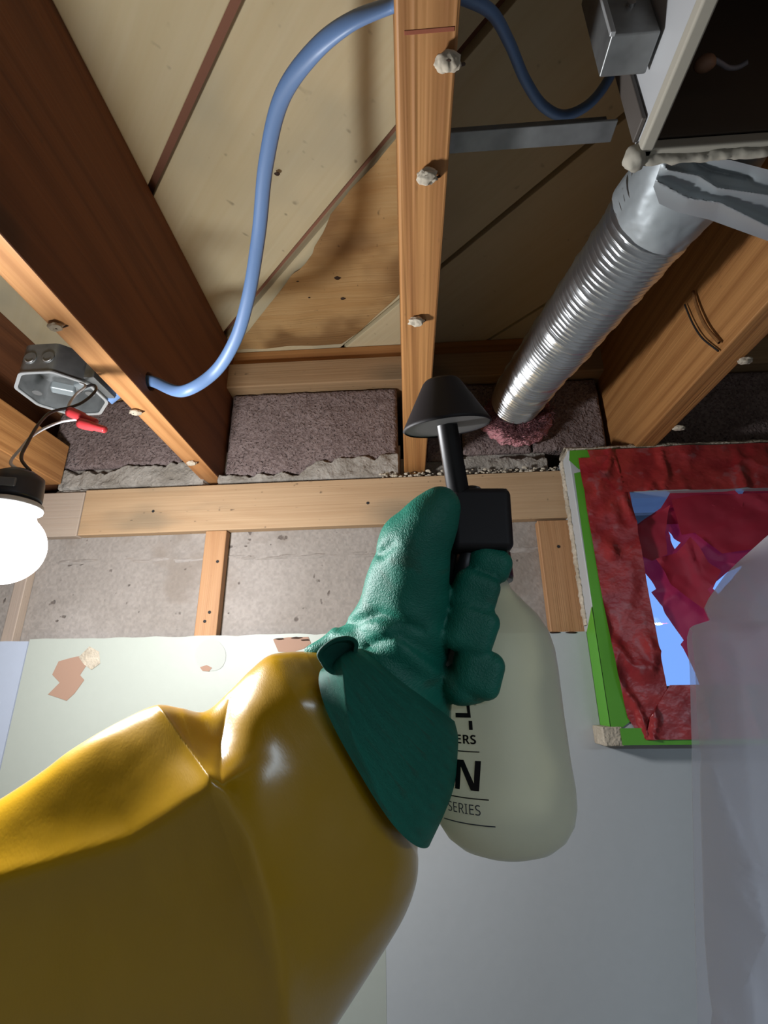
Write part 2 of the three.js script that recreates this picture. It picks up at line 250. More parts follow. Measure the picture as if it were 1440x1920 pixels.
// ceiling: diagonal subfloor boards with open joints under building paper
{
  const ceiling = group('ceiling'); ceiling.name = 'ceiling';
  mesh('building_paper', box(RX0 - 0.1, RX1 + 0.1, CEIL + 0.02, CEIL + 0.1, -0.3, RZ1 + 0.1), M.paper, ceiling);
  const clip = (poly, f) => { const o = []; for (let i = 0; i < poly.length; i++) { const a = poly[i], b = poly[(i + 1) % poly.length], fa = f(a), fb = f(b); if (fa >= 0) o.push(a); if (fa * fb < 0) { const t = fa / (fa - fb); o.push([mix(a[0], b[0], t), mix(a[1], b[1], t)]); } } return o; };
  // joints at x - z = c, with the width of the opening
  const joints = [[-3.5, 0.02], [-3.13, 0.012], [-2.82, 0.014], [-2.52, 0.01], [-2.22, 0.016], [-1.92, 0.01], [-1.62, 0.012], [-1.32, 0.012], [-1.01, 0.014], [-0.709, 0.019], [-0.402, 0.021], [-0.108, 0.014], [0.2, 0.01], [0.505, 0.016], [0.81, 0.012], [1.12, 0.012], [1.42, 0.01], [1.72, 0.012], [2.05, 0.02]];
  for (let i = 0; i + 1 < joints.length; i++) {
    const c0 = joints[i][0] + joints[i][1] / 2, c1 = joints[i + 1][0] - joints[i + 1][1] / 2;
    let p = [[RX0, RX0 - c0], [RX0, RX0 - c1], [RX1, RX1 - c1], [RX1, RX1 - c0]];
    p = clip(p, (q) => q[1] + 0.03); p = clip(p, (q) => RZ1 - q[1]);
    if (p.length < 3) continue;
    const s = new THREE.Shape(p.map((q) => new THREE.Vector2(q[0], q[1])));
    let g = new THREE.ExtrudeGeometry(s, { depth: 0.0195, bevelEnabled: true, bevelThickness: 0.001, bevelSize: 0.001, bevelSegments: 1 });
    g.rotateX(Math.PI / 2); // shape y -> z
    g.translate(0, CEIL + 0.0205, 0);
    g = g.index ? g.toNonIndexed() : g;
    const q = g.attributes.position, uv = new Float32Array(q.count * 2), off = i * 0.37;
    for (let k = 0; k < q.count; k++) { const x = q.getX(k), z = q.getZ(k); uv[k * 2] = (x + z) * 0.7071 + off; uv[k * 2 + 1] = (x - z) * 0.7071 + q.getY(k); }
    g.setAttribute('uv', new THREE.BufferAttribute(uv, 2));
    mesh('subfloor_board', g, M.sub, ceiling);
  }
  // delaminated, water-stained face on the board beside the centre joist
  const outline = [[758, 232], [735, 262], [700, 305], [655, 352], [620, 396], [613, 415], [606, 430], [590, 456], [586, 470], [573, 489], [561, 500], [548, 508], [530, 535], [512, 558], [490, 585], [470, 612], [452, 632], [425, 652], [640, 640], [668, 622], [700, 592], [740, 556], [775, 520], [785, 400], [770, 240]].map(([x, y]) => { const v = onY(x, y, CEIL); return [v.x, -v.z]; });
  const v = sheet(outline, 0.012, (x, y) => -0.0055 - 0.006 * (fbm3(x * 22, y * 22, 3, 4)) - 0.0012 * Math.sin((x + y) * 60), 0.001);
  v.rotateX(-Math.PI / 2); v.translate(0, CEIL, 0);   // shape (x, -z)
  const o = mesh('delaminated_veneer', v, M.subStain, ceiling); o.userData.label = 'orange water-stained delaminated wood face';
  // knots and a torn splinter on it
  for (const [x, y, r] of [[633, 521, 0.006], [643, 560, 0.0045], [557, 527, 0.0035], [580, 558, 0.002], [544, 606, 0.005], [690, 452, 0.004], [520, 326, 0.004]]) {
    const c = onY(x, y, CEIL - 0.006), g = lump(c, r * 0.8, 1.2, x, 1.3, 0.3, 0.8, 2); mesh('knot', g, M.rust, ceiling);
  }
  structure(ceiling);
}

// joists: profile in the z-y plane with a bored hole, extruded across
function joist(cx, w, z0, z1, turn, holes, mat) {
  const s = new THREE.Shape([V(z0, JB), V(z1, JB), V(z1, CEIL), V(z0, CEIL)].map((v) => new THREE.Vector2(v.x, v.y)));
  for (const [z, y, r] of holes) { const h = new THREE.Path(); h.absarc(z, y, r, 0, Math.PI * 2, true); s.holes.push(h); }
  const g = new THREE.ExtrudeGeometry(s, { depth: w - 0.004, bevelEnabled: true, bevelThickness: 0.002, bevelSize: 0.0018, bevelOffset: -0.0018, bevelSegments: 2, curveSegments: 20 });
  g.translate(0, 0, -(w - 0.004) / 2); g.rotateY(-Math.PI / 2); // shape x -> +z
  g.rotateY(turn); g.translate(cx, 0, 0);
  return boxUV(g, 'z');
}
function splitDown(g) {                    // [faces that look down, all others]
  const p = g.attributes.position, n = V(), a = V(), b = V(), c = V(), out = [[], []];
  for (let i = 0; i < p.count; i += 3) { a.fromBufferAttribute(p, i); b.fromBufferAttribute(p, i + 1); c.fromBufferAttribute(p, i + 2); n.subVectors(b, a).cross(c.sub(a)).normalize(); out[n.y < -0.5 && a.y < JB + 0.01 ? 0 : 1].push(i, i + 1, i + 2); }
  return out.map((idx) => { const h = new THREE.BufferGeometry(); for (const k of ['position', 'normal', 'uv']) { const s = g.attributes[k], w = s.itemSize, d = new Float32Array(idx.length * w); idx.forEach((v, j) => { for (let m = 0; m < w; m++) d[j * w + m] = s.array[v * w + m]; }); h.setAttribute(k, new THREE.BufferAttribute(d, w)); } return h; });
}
const HOLE_L = [0.262, 2.02, 0.013], HOLE_C = [0.604, 2.123, 0.013];
{
  const T1 = 0.0165;
  const a = group('ceiling_joist'); { const [lo, up] = splitDown(joist(-0.389, 0.037, -0.12, RZ1, T1, [HOLE_L])); mesh('beam', up, M.joistShaded, a); mesh('lit_underside', lo, M.edge, a).userData.label = 'orange underside with lamplight put into its colour'; }  // same beam: sides coloured as shaded, underside coloured as lit
  thing(a, 'stain-spotted wooden ceiling joist on the left, sides coloured dark as in shade, that the blue cable passes through', 'joist');
  const b = group('ceiling_joist'); mesh('beam', joist(0.009, 0.040, -0.12, RZ1, T1, [HOLE_C], M.joist), M.joist, b);
  { const l = onY(755, 62, JB), r = onY(855, 60, JB); mesh('saw_line', box(l.x + 0.001, r.x - 0.001, JB - 0.0003, JB + 0.001, l.z - 0.0012, l.z + 0.0012, 0.0002), plain(0.42, 0.12, 0.06, 0.9), b); }
  thing(b, 'orange-brown wooden ceiling joist in the middle with three nails along its underside', 'joist');
  const c = group('ceiling_joist'); mesh('beam', joist(0.406, 0.036, -0.12, RZ1, 0.012, [], M.joist), M.joist, c);
  const p0 = V(0.3868, 2.088, 0.272), cr = tube([V(0.3868, 2.098, 0.27), V(0.3866, 2.06, 0.276), V(0.3868, 2.03, 0.285), V(0.388, 1.993, 0.305)], 0.0012, 20, 6);
  mesh('crack', cr, M.dark, c);
  const sp = tube([V(0.3872, 2.10, 0.292), V(0.3855, 2.07, 0.294), V(0.3852, 2.035, 0.3), V(0.387, 2.0, 0.312)], 0.0022, 20, 6); mesh('splinter', sp, M.joist, c);
  thing(c, 'orange wooden ceiling joist with a split side, right of the silver duct', 'joist');
  const d = group('ceiling_joist'); mesh('beam', joist(-0.795, 0.038, -0.12, RZ1, T1, [], M.joistShaded), M.joistShaded, d);
  thing(d, 'dark ceiling joist at the far left edge behind the ledger board', 'joist');
  const l = one('ledger_board', box(-0.772, -0.68, 1.985, 2.068, -0.005, 1.4, 0.002, 'z'), M.joist, 'light orange ledger board nailed along the leftmost joist above the bulb', 'board');
}

// back wall
const wall = group('wall_back'); wall.name = 'wall_back';
{
  mesh('sheathing', mergeGeometries([box(RX0 - 0.1, 0.31, 0, CEIL + 0.02, -0.30, -0.2, 0.001), box(0.96, RX1 + 0.1, 0, CEIL + 0.02, -0.30, -0.2, 0.001), box(0.31, 0.96, 0, 1.55, -0.30, -0.2, 0.001), box(0.31, 0.96, 1.96, CEIL + 0.02, -0.30, -0.2, 0.001)]), M.dark, wall);
  // window opening x 0.33..0.93, y 1.565..1.945 is left open by building the concrete round it
  mesh('concrete', mergeGeometries([box(RX0, 0.32, 0, 1.972, -0.2, -0.019), box(0.32, 0.95, 0, 1.56, -0.2, -0.019), box(0.95, RX1, 0, 1.972, -0.2, -0.019), box(0.32, 0.95, 1.95, 1.985, -0.2, -0.019)]), M.concrete, wall);
  // form-line ridge in the concrete
  const ridge = gridSurf(220, 6, (a, b) => { const x = mix(-0.75, 0.29, a), y = 1.832 + mix(-0.007, 0.007, b) + 0.003 * fbm3(x * 8, 1, 2); return V(x, y, -0.0205 + 0.006 * Math.sin(b * Math.PI) * Math.max(0, 0.4 + 2.4 * fbm3(x * 40, b * 3, 5, 4))); }, false, [1, 0.02]);
  mesh('form_line', ridge, M.concrete, wall);
  // painted panels hung in front of the furring
  const pan = (x0, x1, y1, m, s, straight) => {
    const pts = [[x0, 0.02], [x1, 0.02]]; const n = 60; for (let i = 0; i <= n; i++) { const x = mix(x1, x0, i / n); pts.push([x, y1 + (straight ? 0 : 0.0045 * fbm3(x * 30 + s, 2, 1, 4))]); }
    const g = new THREE.ExtrudeGeometry(new THREE.Shape(pts.map((p) => new THREE.Vector2(p[0], p[1]))), { depth: 0.0095, bevelEnabled: false }); g.translate(0, 0, 0.0005);
    return mesh('wall_panel', boxUV(g, 'x'), m, wall);
  };
  pan(-1.89, -0.662, 1.688, M.bluewhite, 1); pan(-0.660, -0.0537, 1.690, M.cream, 2); pan(-0.0535, 0.274, 1.686, M.white, 3); pan(0.274, 0.985, 1.526, M.white, 5, true); pan(0.986, 1.89, 1.686, M.white, 4);
  // worn spots on the paint
  const spot = (pts, m, z, th = 0.0007, name = 'peeled_patch') => mesh(name, sheet(pts.map(([x, y]) => { const v = onZ(x, y, 0.0105); return [v.x, v.y]; }), 0.05, () => z, th), m, wall);
  spot([[90, 1302], [112, 1280], [98, 1265], [110, 1240], [135, 1233], [160, 1228], [165, 1243], [150, 1266], [158, 1275], [140, 1300], [125, 1314], [108, 1308]], M.brownPaper, 0.0108);
  spot([[148, 1232], [168, 1212], [186, 1222], [188, 1244], [172, 1256], [158, 1246]], M.plaster, 0.0112, 0.0007, 'plaster_smear');
  spot(Array.from({ length: 20 }, (_, i) => { const a = i / 20 * 6.283; return [395 + 29 * Math.cos(a), 1229 + 31 * Math.sin(a) * (1 + 0.06 * Math.sin(3 * a))]; }), M.filler, 0.0108, 0.0007, 'filler_patch');
  spot([[375, 1251], [388, 1247], [398, 1252], [392, 1259], [380, 1258]], M.brownPaper, 0.0113);
  spot([[512, 1199], [540, 1195], [578, 1194], [583, 1206], [570, 1216], [548, 1223], [522, 1222]], M.brownPaper, 0.0108);
  // chipped paint edge
  for (const [x, y] of [[525, 1198], [556, 1196], [572, 1200], [1040, 1186], [1072, 1186]]) { const c = onZ(x, y, 0.011); mesh('paint_chip', lump(c, 0.006, 1.5, x, 1.4, 0.25, 0.4, 1), M.rust, wall); }
  // sill plate and rim board above the blocks
  mesh('sill_plate', box(RX0, RX1, 2.189, 2.247, -0.15, -0.004, 0.003), M.sill, wall);
  mesh('rim_board', box(RX0, RX1, 2.2475, CEIL - 0.001, -0.15, -0.024, 0.002), M.joist, wall);
}
function rough(x0, x1, y0, y1, z, s, amp = 0.003) {     // block with a rough broken face and worn arrises
  const g = gridSurf(70, 40, (a, b) => { const x = mix(x0, x1, a), y = mix(y0, y1, b), e = Math.min(a * (x1 - x0), (1 - a) * (x1 - x0), b * (y1 - y0), (1 - b) * (y1 - y0)); return V(x, y, z + amp * 2 * fbm3(x * 60, y * 60, s, 4) - 0.008 * Math.pow(Math.max(0, 1 - e / 0.006), 2)); });
  const p = g.attributes.position, uv = g.attributes.uv; for (let i = 0; i < p.count; i++) uv.setXY(i, p.getX(i) + s * 0.13, p.getY(i));
  return mergeGeometries([g.toNonIndexed(), boxNoNormalFix(box(x0 + 0.001, x1 - 0.001, y0 + 0.001, y1 - 0.001, z - 0.14, z - 0.007, 0.002))]);
}
function boxNoNormalFix(g) { return g; }
for (const [x0, x1, y0, y1, s] of [[-0.735, -0.412, 2.03, 2.187, 1], [-0.366, -0.022, 2.0, 2.187, 2], [0.032, 0.102, 2.02, 2.187, 3], [0.104, 0.236, 2.03, 2.187, 4], [0.2385, 0.379, 2.03, 2.187, 5], [0.43, 0.8, 2.0, 2.187, 6], [0.82, 1.2, 2.0, 2.187, 7], [-1.2, -0.82, 2.0, 2.187, 8]])
  mesh('block', rough(x0, x1, y0, y1, -0.026, s), M.block, wall);
// ragged mortar bed: proud where it was smeared, gone where it broke away
function mortar(x0, x1, y0, y1, top, s) {
  const g = gridSurf(Math.round((x1 - x0) / 0.0018), 46, (a, b) => {
    const x = mix(x0, x1, a), y = mix(y0, y1, b), t = top(x) + 0.022 * fbm3(x * 45, s, 1, 5), m = sstep(0.004, -0.002, y - t);
    const crk = Math.exp(-Math.pow((y - (y0 + 0.013 + 0.008 * fbm3(x * 14, s + 3, 2, 4))) / 0.0016, 2)) * (fbm3(x * 9, s, 9) > -0.06 ? 1 : 0.2);
    const ends = sstep(0, 0.004, Math.min(x - x0, x1 - x));
    return V(x, y, mix(-0.042, -0.016 + 0.012 * fbm3(x * 55, y * 55, s, 5) - 0.009 * crk, m * ends));
  });
  const p = g.attributes.position, uv = g.attributes.uv; for (let i = 0; i < p.count; i++) uv.setXY(i, p.getX(i), p.getY(i)); return g;
}
mesh('mortar_joint', mortar(-0.70, -0.398, 1.966, 2.06, (x) => 2.016 + 0.012 * sstep(-0.60, -0.55, x), 1), M.mortar, wall);
mesh('mortar_joint', mortar(-0.376, -0.018, 1.966, 2.06, (x) => 1.998 + 0.026 * sstep(-0.22, -0.16, x) + 0.006 * sstep(-0.08, -0.05, x), 2), M.mortar, wall);
mesh('mortar_joint', mortar(0.125, 0.262, 1.972, 2.04, (x) => 2.012 - 0.02 * sstep(0.155, 0.13, x), 3), M.mortar, wall);
mesh('mortar_joint', mortar(-0.02, 0.125, 1.966, 2.03, (x) => 1.982, 4), M.mortar, wall);
structure(wall);

// crumbs lying on the ledge
{
  const list = [];
  for (let i = 0; i < 150; i++) { const x = mix(-0.06, 0.27, rnd()), r = mix(0.0014, 0.0042, rnd() * rnd()); list.push(lump(V(x, 1.976 + rnd() * 0.008, -0.012 + rnd() * 0.012), r, 0.9, i * 1.3, 1.3, 0.8, 1, 1)); }
  const o = one('mortar_rubble', mergeGeometries(list), M.plaster, 'loose mortar crumbs lying along the ledge behind the wall board', 'rubble'); o.userData.kind = 'stuff';
}

// horizontal nailer boards and furring strips
function board(x0, x1, y0, y1, m, label, cat = 'board', name = 'wall_board', nails = [], grp) {
  const o = group(name); mesh('plank', box(x0, x1, y0, y1, -0.0185, 0, 0.0018, x1 - x0 > y1 - y0 ? 'x' : 'y'), m, o);
  for (const [x, y] of nails) mesh('nail_hole', new THREE.CylinderGeometry(0.0028, 0.0022, 0.001, 10).rotateX(Math.PI / 2).translate(x, y, 0.0003), M.dark, o);
  return thing(o, label, cat, grp);
}
const nh = (px, py) => { const v = onZ(px, py, 0); return [v.x, v.y]; };
board(-0.86, -0.624, 1.877, 1.966, M.boardGrey, 'pale greyish end piece of wall board beside the bulb', 'board', 'wall_board', [nh(77, 968)]);
{
  const o = board(-0.622, 0.279, 1.881, 1.972, M.board, 'long stained horizontal wooden board fixed across the wall under the joists', 'board', 'wall_board', [nh(288, 957), nh(690, 944), nh(948, 921)]);
  o.rotation.z = 0.006;
}
board(-0.377, -0.338, 1.60, 1.8795, M.strip, 'orange vertical furring strip on the concrete left of the raised hand', 'furring strip', 'furring_strip', [nh(393, 1148), nh(384, 1165), nh(408, 1053)]);
board(0.221, 0.30, 1.60, 1.8795, M.strip, 'orange vertical furring strip on the concrete beside the taped window', 'furring strip', 'furring_strip', [nh(1047, 1025)]);
board(-0.722, -0.70, 1.60, 1.876, M.boardGrey, 'narrow furring strip with white plaster smears below the bulb', 'furring strip', 'furring_strip', []);

// ---------------------------------------------------------------- window, tape
{
  const win = group('window_1'); win.name = 'window_1';
  const X0 = 0.275, X1 = 0.985, Y0 = 1.527, Y1 = 1.99, G0 = 0.365, G1 = 0.90, H0 = 1.602, H1 = 1.908;
  mesh('window_frame', mergeGeometries([box(X0, G0, Y0, Y1, -0.06, 0.05), box(G1, X1, Y0, Y1, -0.06, 0.05), box(G0, G1, Y0, H0, -0.06, 0.05), box(G0, G1, H1, Y1, -0.06, 0.05)]), M.white, win);
  mesh('window_frame', mergeGeometries([box(0.325, 0.34, 1.56, 1.945, -0.31, -0.06), box(0.93, 0.945, 1.56, 1.945, -0.31, -0.06)]), M.white, win);
  const gl = new THREE.MeshPhysicalMaterial({ color: new THREE.Color().setRGB(0.9, 0.95, 1), transmission: 1, thickness: 0, roughness: 0.0, ior: 1.5 });
  mesh('glass', box(G0 - 0.005, G1 + 0.005, H0 - 0.005, H1 + 0.005, 0.018, 0.022, 0.0005), gl, win);
  const st = box(0.262, 0.29, 1.5225, 1.548, 0.0105, 0.054, 0.002); mesh('sill_end', st, M.plaster, win);
  // broken plaster along the head
  const head = gridSurf(240, 16, (a, b) => { const x = mix(0.272, 1.0, a), th = b * 2 * Math.PI, r = 0.007 * (1 + 1.6 * fbm3(x * 70, Math.cos(th) * 1.5, Math.sin(th) * 1.5, 4)); return V(x, 1.992 + r * Math.sin(th) * (1 + 2.2 * Math.max(0, fbm3(x * 22, 4, 4, 3))), 0.03 + Math.cos(th) * 0.022 + 0.004 * fbm3(x * 50, 1, 1)); }, false, [0.7, 0.05]);
  mesh('plaster_edge', head, M.plaster, win);
  const side = gridSurf(10, 160, (a, b) => { const y = mix(1.695, 1.985, b), th = a * 2 * Math.PI, r = 0.0035 * (1 + 1.5 * fbm3(y * 160, Math.cos(th), Math.sin(th), 3)); return V(0.284 + -0.010 + Math.cos(th) * r, y, 0.012 + Math.sin(th) * r * 2); }, false, [0.02, 0.3]);
  mesh('plaster_edge', side, M.plaster, win);
  structure(win);
  const wr = (x, y, s, k = 1) => 0.0045 * k * fbm3(x * 26, y * 26, s, 4) + 0.006 * k * Math.pow(Math.max(0, 1 - Math.abs(fbm3(x * 16, y * 7, s + 9, 3)) * 9), 3);
  // green tape, under the red
  const grn = (pts, label, z = 0.0508, more = []) => one('green_tape', mergeGeometries([sheet(pts, 0.012, (x, y) => z + 0.001 + 0.002 * Math.abs(fbm3(x * 40, y * 40, 3)), 0.0004), ...more]), M.green, label, 'tape', null);
  grn([[0.279, 1.945], [0.305, 1.95], [0.312, 1.56], [0.290, 1.546], [0.2752, 1.548], [0.2752, 1.69]], 'long strip of bright green tape down the left side of the window', 0.0508, [sheet([[-0.0515, 1.548], [-0.0106, 1.548], [-0.0106, 1.684], [-0.0515, 1.72]], 0.012, () => 0.0005).rotateY(Math.PI / 2).translate(0.2738, 0, 0)]);
  grn([[0.274, 1.97], [0.278, 1.988], [0.36, 1.9885], [0.36, 1.965], [0.288, 1.952]], 'crumpled green tape at the top left corner of the window', 0.0515);
  grn([[0.286, 1.524], [0.286, 1.546], [0.33, 1.546], [0.50, 1.534], [0.50, 1.5245]], 'green tape along the bottom edge of the window frame', 0.0545);
  // red tape
  const red = (pts, z, s, label, k = 1) => one('red_tape', sheet(pts, 0.008, (x, y) => z + wr(x, y, s, k), 0.0004), M.red, label, 'tape');
  red([[0.289, 1.972], [0.372, 1.972], [0.364, 1.92], [0.363, 1.75], [0.362, 1.598], [0.372, 1.585], [0.34, 1.53], [0.314, 1.533], [0.300, 1.56], [0.294, 1.62], [0.292, 1.70], [0.290, 1.85]], 0.0545, 2, 'wrinkled red tape strip down the left window frame');
  red([[0.305, 1.985], [0.70, 1.986], [0.92, 1.986], [0.92, 1.905], [0.70, 1.904], [0.372, 1.906], [0.345, 1.905], [0.31, 1.962]], 0.0575, 5, 'wide red tape band across the top of the window');
  red([[0.318, 1.531], [0.92, 1.532], [0.92, 1.603], [0.366, 1.603], [0.355, 1.59], [0.33, 1.56]], 0.0575, 8, 'red tape band across the bottom of the window');
  red([[0.90, 1.60], [0.975, 1.60], [0.975, 1.91], [0.90, 1.91]], 0.0545, 11, 'red tape strip down the right window frame');
  // loose see-through red film over the glass
  const filmM = new THREE.MeshPhysicalMaterial({ color: new THREE.Color().setRGB(0.55, 0.03, 0.07), roughness: 0.45, transmission: 0.42, thickness: 0, side: THREE.DoubleSide });
  const q = (a) => a.map(([x, y]) => { const v = onZ(x, y, 0.04); return [v.x, v.y]; });
  const fz = (s) => (x, y) => 0.036 + 0.012 * fbm3(x * 18, y * 18, s, 4) + 0.007 * Math.pow(Math.max(0, 1 - Math.abs(fbm3(x * 12, y * 12, s + 3, 3)) * 8), 2);
  one('red_film', sheet(q([[1171, 1000], [1210, 972], [1240, 952], [1262, 916], [1372, 916], [1384, 926], [1378, 933], [1388, 932], [1400, 916], [1600, 916], [1600, 1340], [1335, 1340], [1306, 1262], [1283, 1215], [1278, 1208], [1284, 1200], [1222, 1110], [1231, 1104], [1190, 1045], [1184, 1020]]), 0.01, fz(4), 0, [q([[1254, 996], [1260, 1012], [1268, 1028], [1280, 1015], [1266, 1008]]), q([[1326, 1106], [1338, 1121], [1374, 1086], [1392, 1060], [1366, 1072]])]), filmM, 'crumpled see-through red film hanging torn across the window glass', 'film');
  one('red_film', sheet(q([[1222, 1052], [1262, 1040], [1284, 1012], [1300, 1030], [1318, 1058], [1340, 1074], [1324, 1108], [1336, 1122], [1420, 1140], [1440, 1180], [1330, 1160], [1290, 1130], [1250, 1100]]), 0.01, (x, y) => fz(9)(x, y) + 0.016, 0), filmM, 'small torn piece of red film stuck over the larger film on the glass', 'film');
  one('red_film', sheet(q([[1255, 940], [1300, 930], [1600, 925], [1600, 1000], [1420, 1030], [1350, 1040], [1300, 1000], [1275, 1005]]), 0.01, (x, y) => fz(14)(x, y) + 0.008, 0), filmM, 'crumpled second layer of red film across the upper part of the glass', 'film');
  one('red_film', sheet(q([[1174, 1000], [1215, 972], [1252, 950], [1246, 1000], [1250, 1040], [1222, 1052], [1192, 1040]]), 0.01, (x, y) => fz(17)(x, y) + 0.008, 0), filmM, 'doubled point of red film at the left side of the glass', 'film');
}

// ---------------------------------------------------------------- hanging lamp
{
  const C = P(4, 1025, 0.47), o = group('pendant_lamp'), ax = C.x, az = C.z;
  const yTop = C.y + 0.036 + 0.004, R = 0.036;
  const prof = []; for (let i = 0; i <= 24; i++) { const a = -Math.PI / 2 + i / 24 * 2.45; prof.push([Math.max(0.0001, R * Math.cos(a)), R * Math.sin(a)]); }
  prof.push([0.0205, 0.034], [0.020, 0.037]);
  const glow = new THREE.MeshStandardMaterial({ color: 0xffffff, emissive: new THREE.Color().setRGB(...BULB_COLOR), emissiveIntensity: 4, roughness: 0.5 });
  mesh('bulb', lathe(prof, V(ax, C.y, az)), glow, o);
  const L = new THREE.PointLight(new THREE.Color().setRGB(...BULB_COLOR), BULB_CANDELA, 0, 2); L.position.set(ax, C.y, az); L.castShadow = true; L.shadow.radius = 1.6; L.name = 'bulb_light'; o.add(L);
  mesh('bulb_collar', lathe([[0.019, 0.036], [0.0255, 0.037], [0.0262, 0.040], [0.0255, 0.0435], [0.0235, 0.045], [0.0005, 0.046]], V(ax, C.y, az)), M.whitePlastic, o);
  mesh('socket', lathe([[0.0005, 0.0455], [0.0228, 0.046], [0.0232, 0.05], [0.0222, 0.0655], [0.021, 0.072], [0.012, 0.078], [0.004, 0.079], [0.0005, 0.079]], V(ax, C.y, az)), plain(0.03, 0.035, 0.05, 0.4), o);
  const sp = mesh('socket_plate', new RoundedBoxGeometry(0.022, 0.009, 0.003, 2, 0.0012).rotateY(0.25).translate(ax + 0.004, C.y + 0.058, az + 0.0222), plain(0.16, 0.17, 0.19, 0.35), o);
  const topY = C.y + 0.077;
  const bx = (x, y, t) => P(x, y, t);
  mesh('black_wire', tube([V(ax + 0.012, topY, az + 0.004), bx(40, 860, 0.5), bx(52, 830, 0.52), bx(75, 792, 0.55), bx(98, 772, 0.575), bx(130, 764, 0.59), bx(150, 757, 0.6), bx(172, 741, 0.615), bx(180, 730, 0.622), bx(176, 722, 0.63), bx(160, 726, 0.635), bx(150, 735, 0.64)], 0.0017, 90, 8), M.black, o);
  mesh('white_wire', tube([V(ax + 0.003, topY, az + 0.004), bx(20, 868, 0.5), bx(40, 840, 0.52), bx(62, 816, 0.55), bx(90, 800, 0.57), bx(118, 790, 0.585), bx(150, 786, 0.59)], 0.0015, 60, 8), M.whitePlastic, o);
  mesh('white_wire', tube([bx(140, 778, 0.592), bx(128, 765, 0.6), bx(140, 742, 0.615), bx(160, 724, 0.63), bx(150, 718, 0.64)], 0.0015, 40, 8), M.whitePlastic, o);
  const nut = (a, b) => { const d = b.clone().sub(a), l = d.length(); const pr = [[0.0002, 0], [0.0062, 0], [0.0066, l * 0.12], [0.0058, l * 0.5], [0.0046, l * 0.55], [0.0042, l * 0.96], [0.0034, l], [0.0002, l]]; return lathe(pr, a, d, 12); };
  mesh('wire_connector', nut(bx(130, 772, 0.59), bx(181, 792, 0.585)), M.redPlastic, o); mesh('wire_connector', nut(bx(150, 793, 0.583), bx(198, 806, 0.578)), M.redPlastic, o);
  thing(o, 'glowing round white bulb in a black socket hanging on wires from the metal box', 'lamp');
}
// octagonal metal junction box
{
  const o = group('junction_box'), c = V(-0.474, 1.988, 0.285), R = 0.056, H = 0.042;
  const oct = (r, rr = 0.006) => { const s = new THREE.Shape(); for (let i = 0; i <= 8; i++) { const a0 = Math.PI / 8 + i * Math.PI / 4; const p = (a) => [r * Math.cos(a), r * Math.sin(a)]; const [x, y] = p(a0), [xp, yp] = p(a0 - Math.PI / 4), [xn, yn] = p(a0 + Math.PI / 4); const d0 = V(xp - x, yp - y, 0).normalize(), d1 = V(xn - x, yn - y, 0).normalize(); if (i === 0) s.moveTo(x + d1.x * rr, y + d1.y * rr); else { s.lineTo(x + d0.x * rr, y + d0.y * rr); s.quadraticCurveTo(x, y, x + d1.x * rr, y + d1.y * rr); } } return s; };
  const ring = (r0, r1, h, y) => { const s = oct(r0); s.holes.push(oct(r1)); const g = new THREE.ExtrudeGeometry(s, { depth: h, bevelEnabled: false, curveSegments: 6 }); g.rotateX(-Math.PI / 2); return boxUV(g.translate(c.x, c.y + y, c.z)); };
  mesh('side', ring(R, R - 0.0016, H, 0), M.steel, o); mesh('rim', ring(R + 0.0012, R - 0.003, 0.0016, -0.0008), plain(0.7, 0.72, 0.72, 0.35, { metalness: 0.5 }), o);
  const top = new THREE.ExtrudeGeometry(oct(R), { depth: 0.0016, bevelEnabled: false }); top.rotateX(-Math.PI / 2); mesh('top_plate', boxUV(top.translate(c.x, c.y + H, c.z)), M.steel, o);
  for (const dx of [-0.012, 0.012]) { const k = new THREE.CylinderGeometry(0.0085, 0.0085, 0.0012, 20).rotateX(Math.PI / 2).translate(c.x + dx, c.y + 0.022, c.z + R * Math.cos(Math.PI / 8) + 0.0004); const kn = mesh('knockout', k, M.steel, o); mesh('slot', new THREE.TorusGeometry(0.0055, 0.0009, 6, 14, 2.2).rotateZ(-2.7).translate(c.x + dx, c.y + 0.021, c.z + R * Math.cos(Math.PI / 8) + 0.001), plain(0.7, 0.7, 0.7, 0.3, { metalness: 0.6 }), kn); }
  mesh('cable_clamp', new RoundedBoxGeometry(0.03, 0.012, 0.016, 2, 0.003).rotateY(0.5).translate(c.x - 0.018, c.y + 0.024, c.z - 0.02), plain(0.5, 0.56, 0.58, 0.35, { metalness: 0.5 }), o);
  mesh('cable_clamp', new RoundedBoxGeometry(0.03, 0.012, 0.016, 2, 0.003).rotateY(-0.3).translate(c.x + 0.02, c.y + 0.026, c.z - 0.012), plain(0.5, 0.56, 0.58, 0.35, { metalness: 0.5 }), o);
  for (const [dx, dz] of [[-0.034, 0.004], [0.036, -0.004]]) mesh('screw_tab', new THREE.CylinderGeometry(0.006, 0.006, 0.0016, 16).translate(c.x + dx, c.y + 0.003, c.z + dz), M.steel, o);
  mesh('bracket', box(c.x + 0.048, -0.4115, c.y + 0.004, c.y + 0.03, c.z - 0.02, c.z + 0.03, 0.001), M.steel, o);
  thing(o, 'open octagonal metal junction box fixed beside the left joist', 'junction box');
}

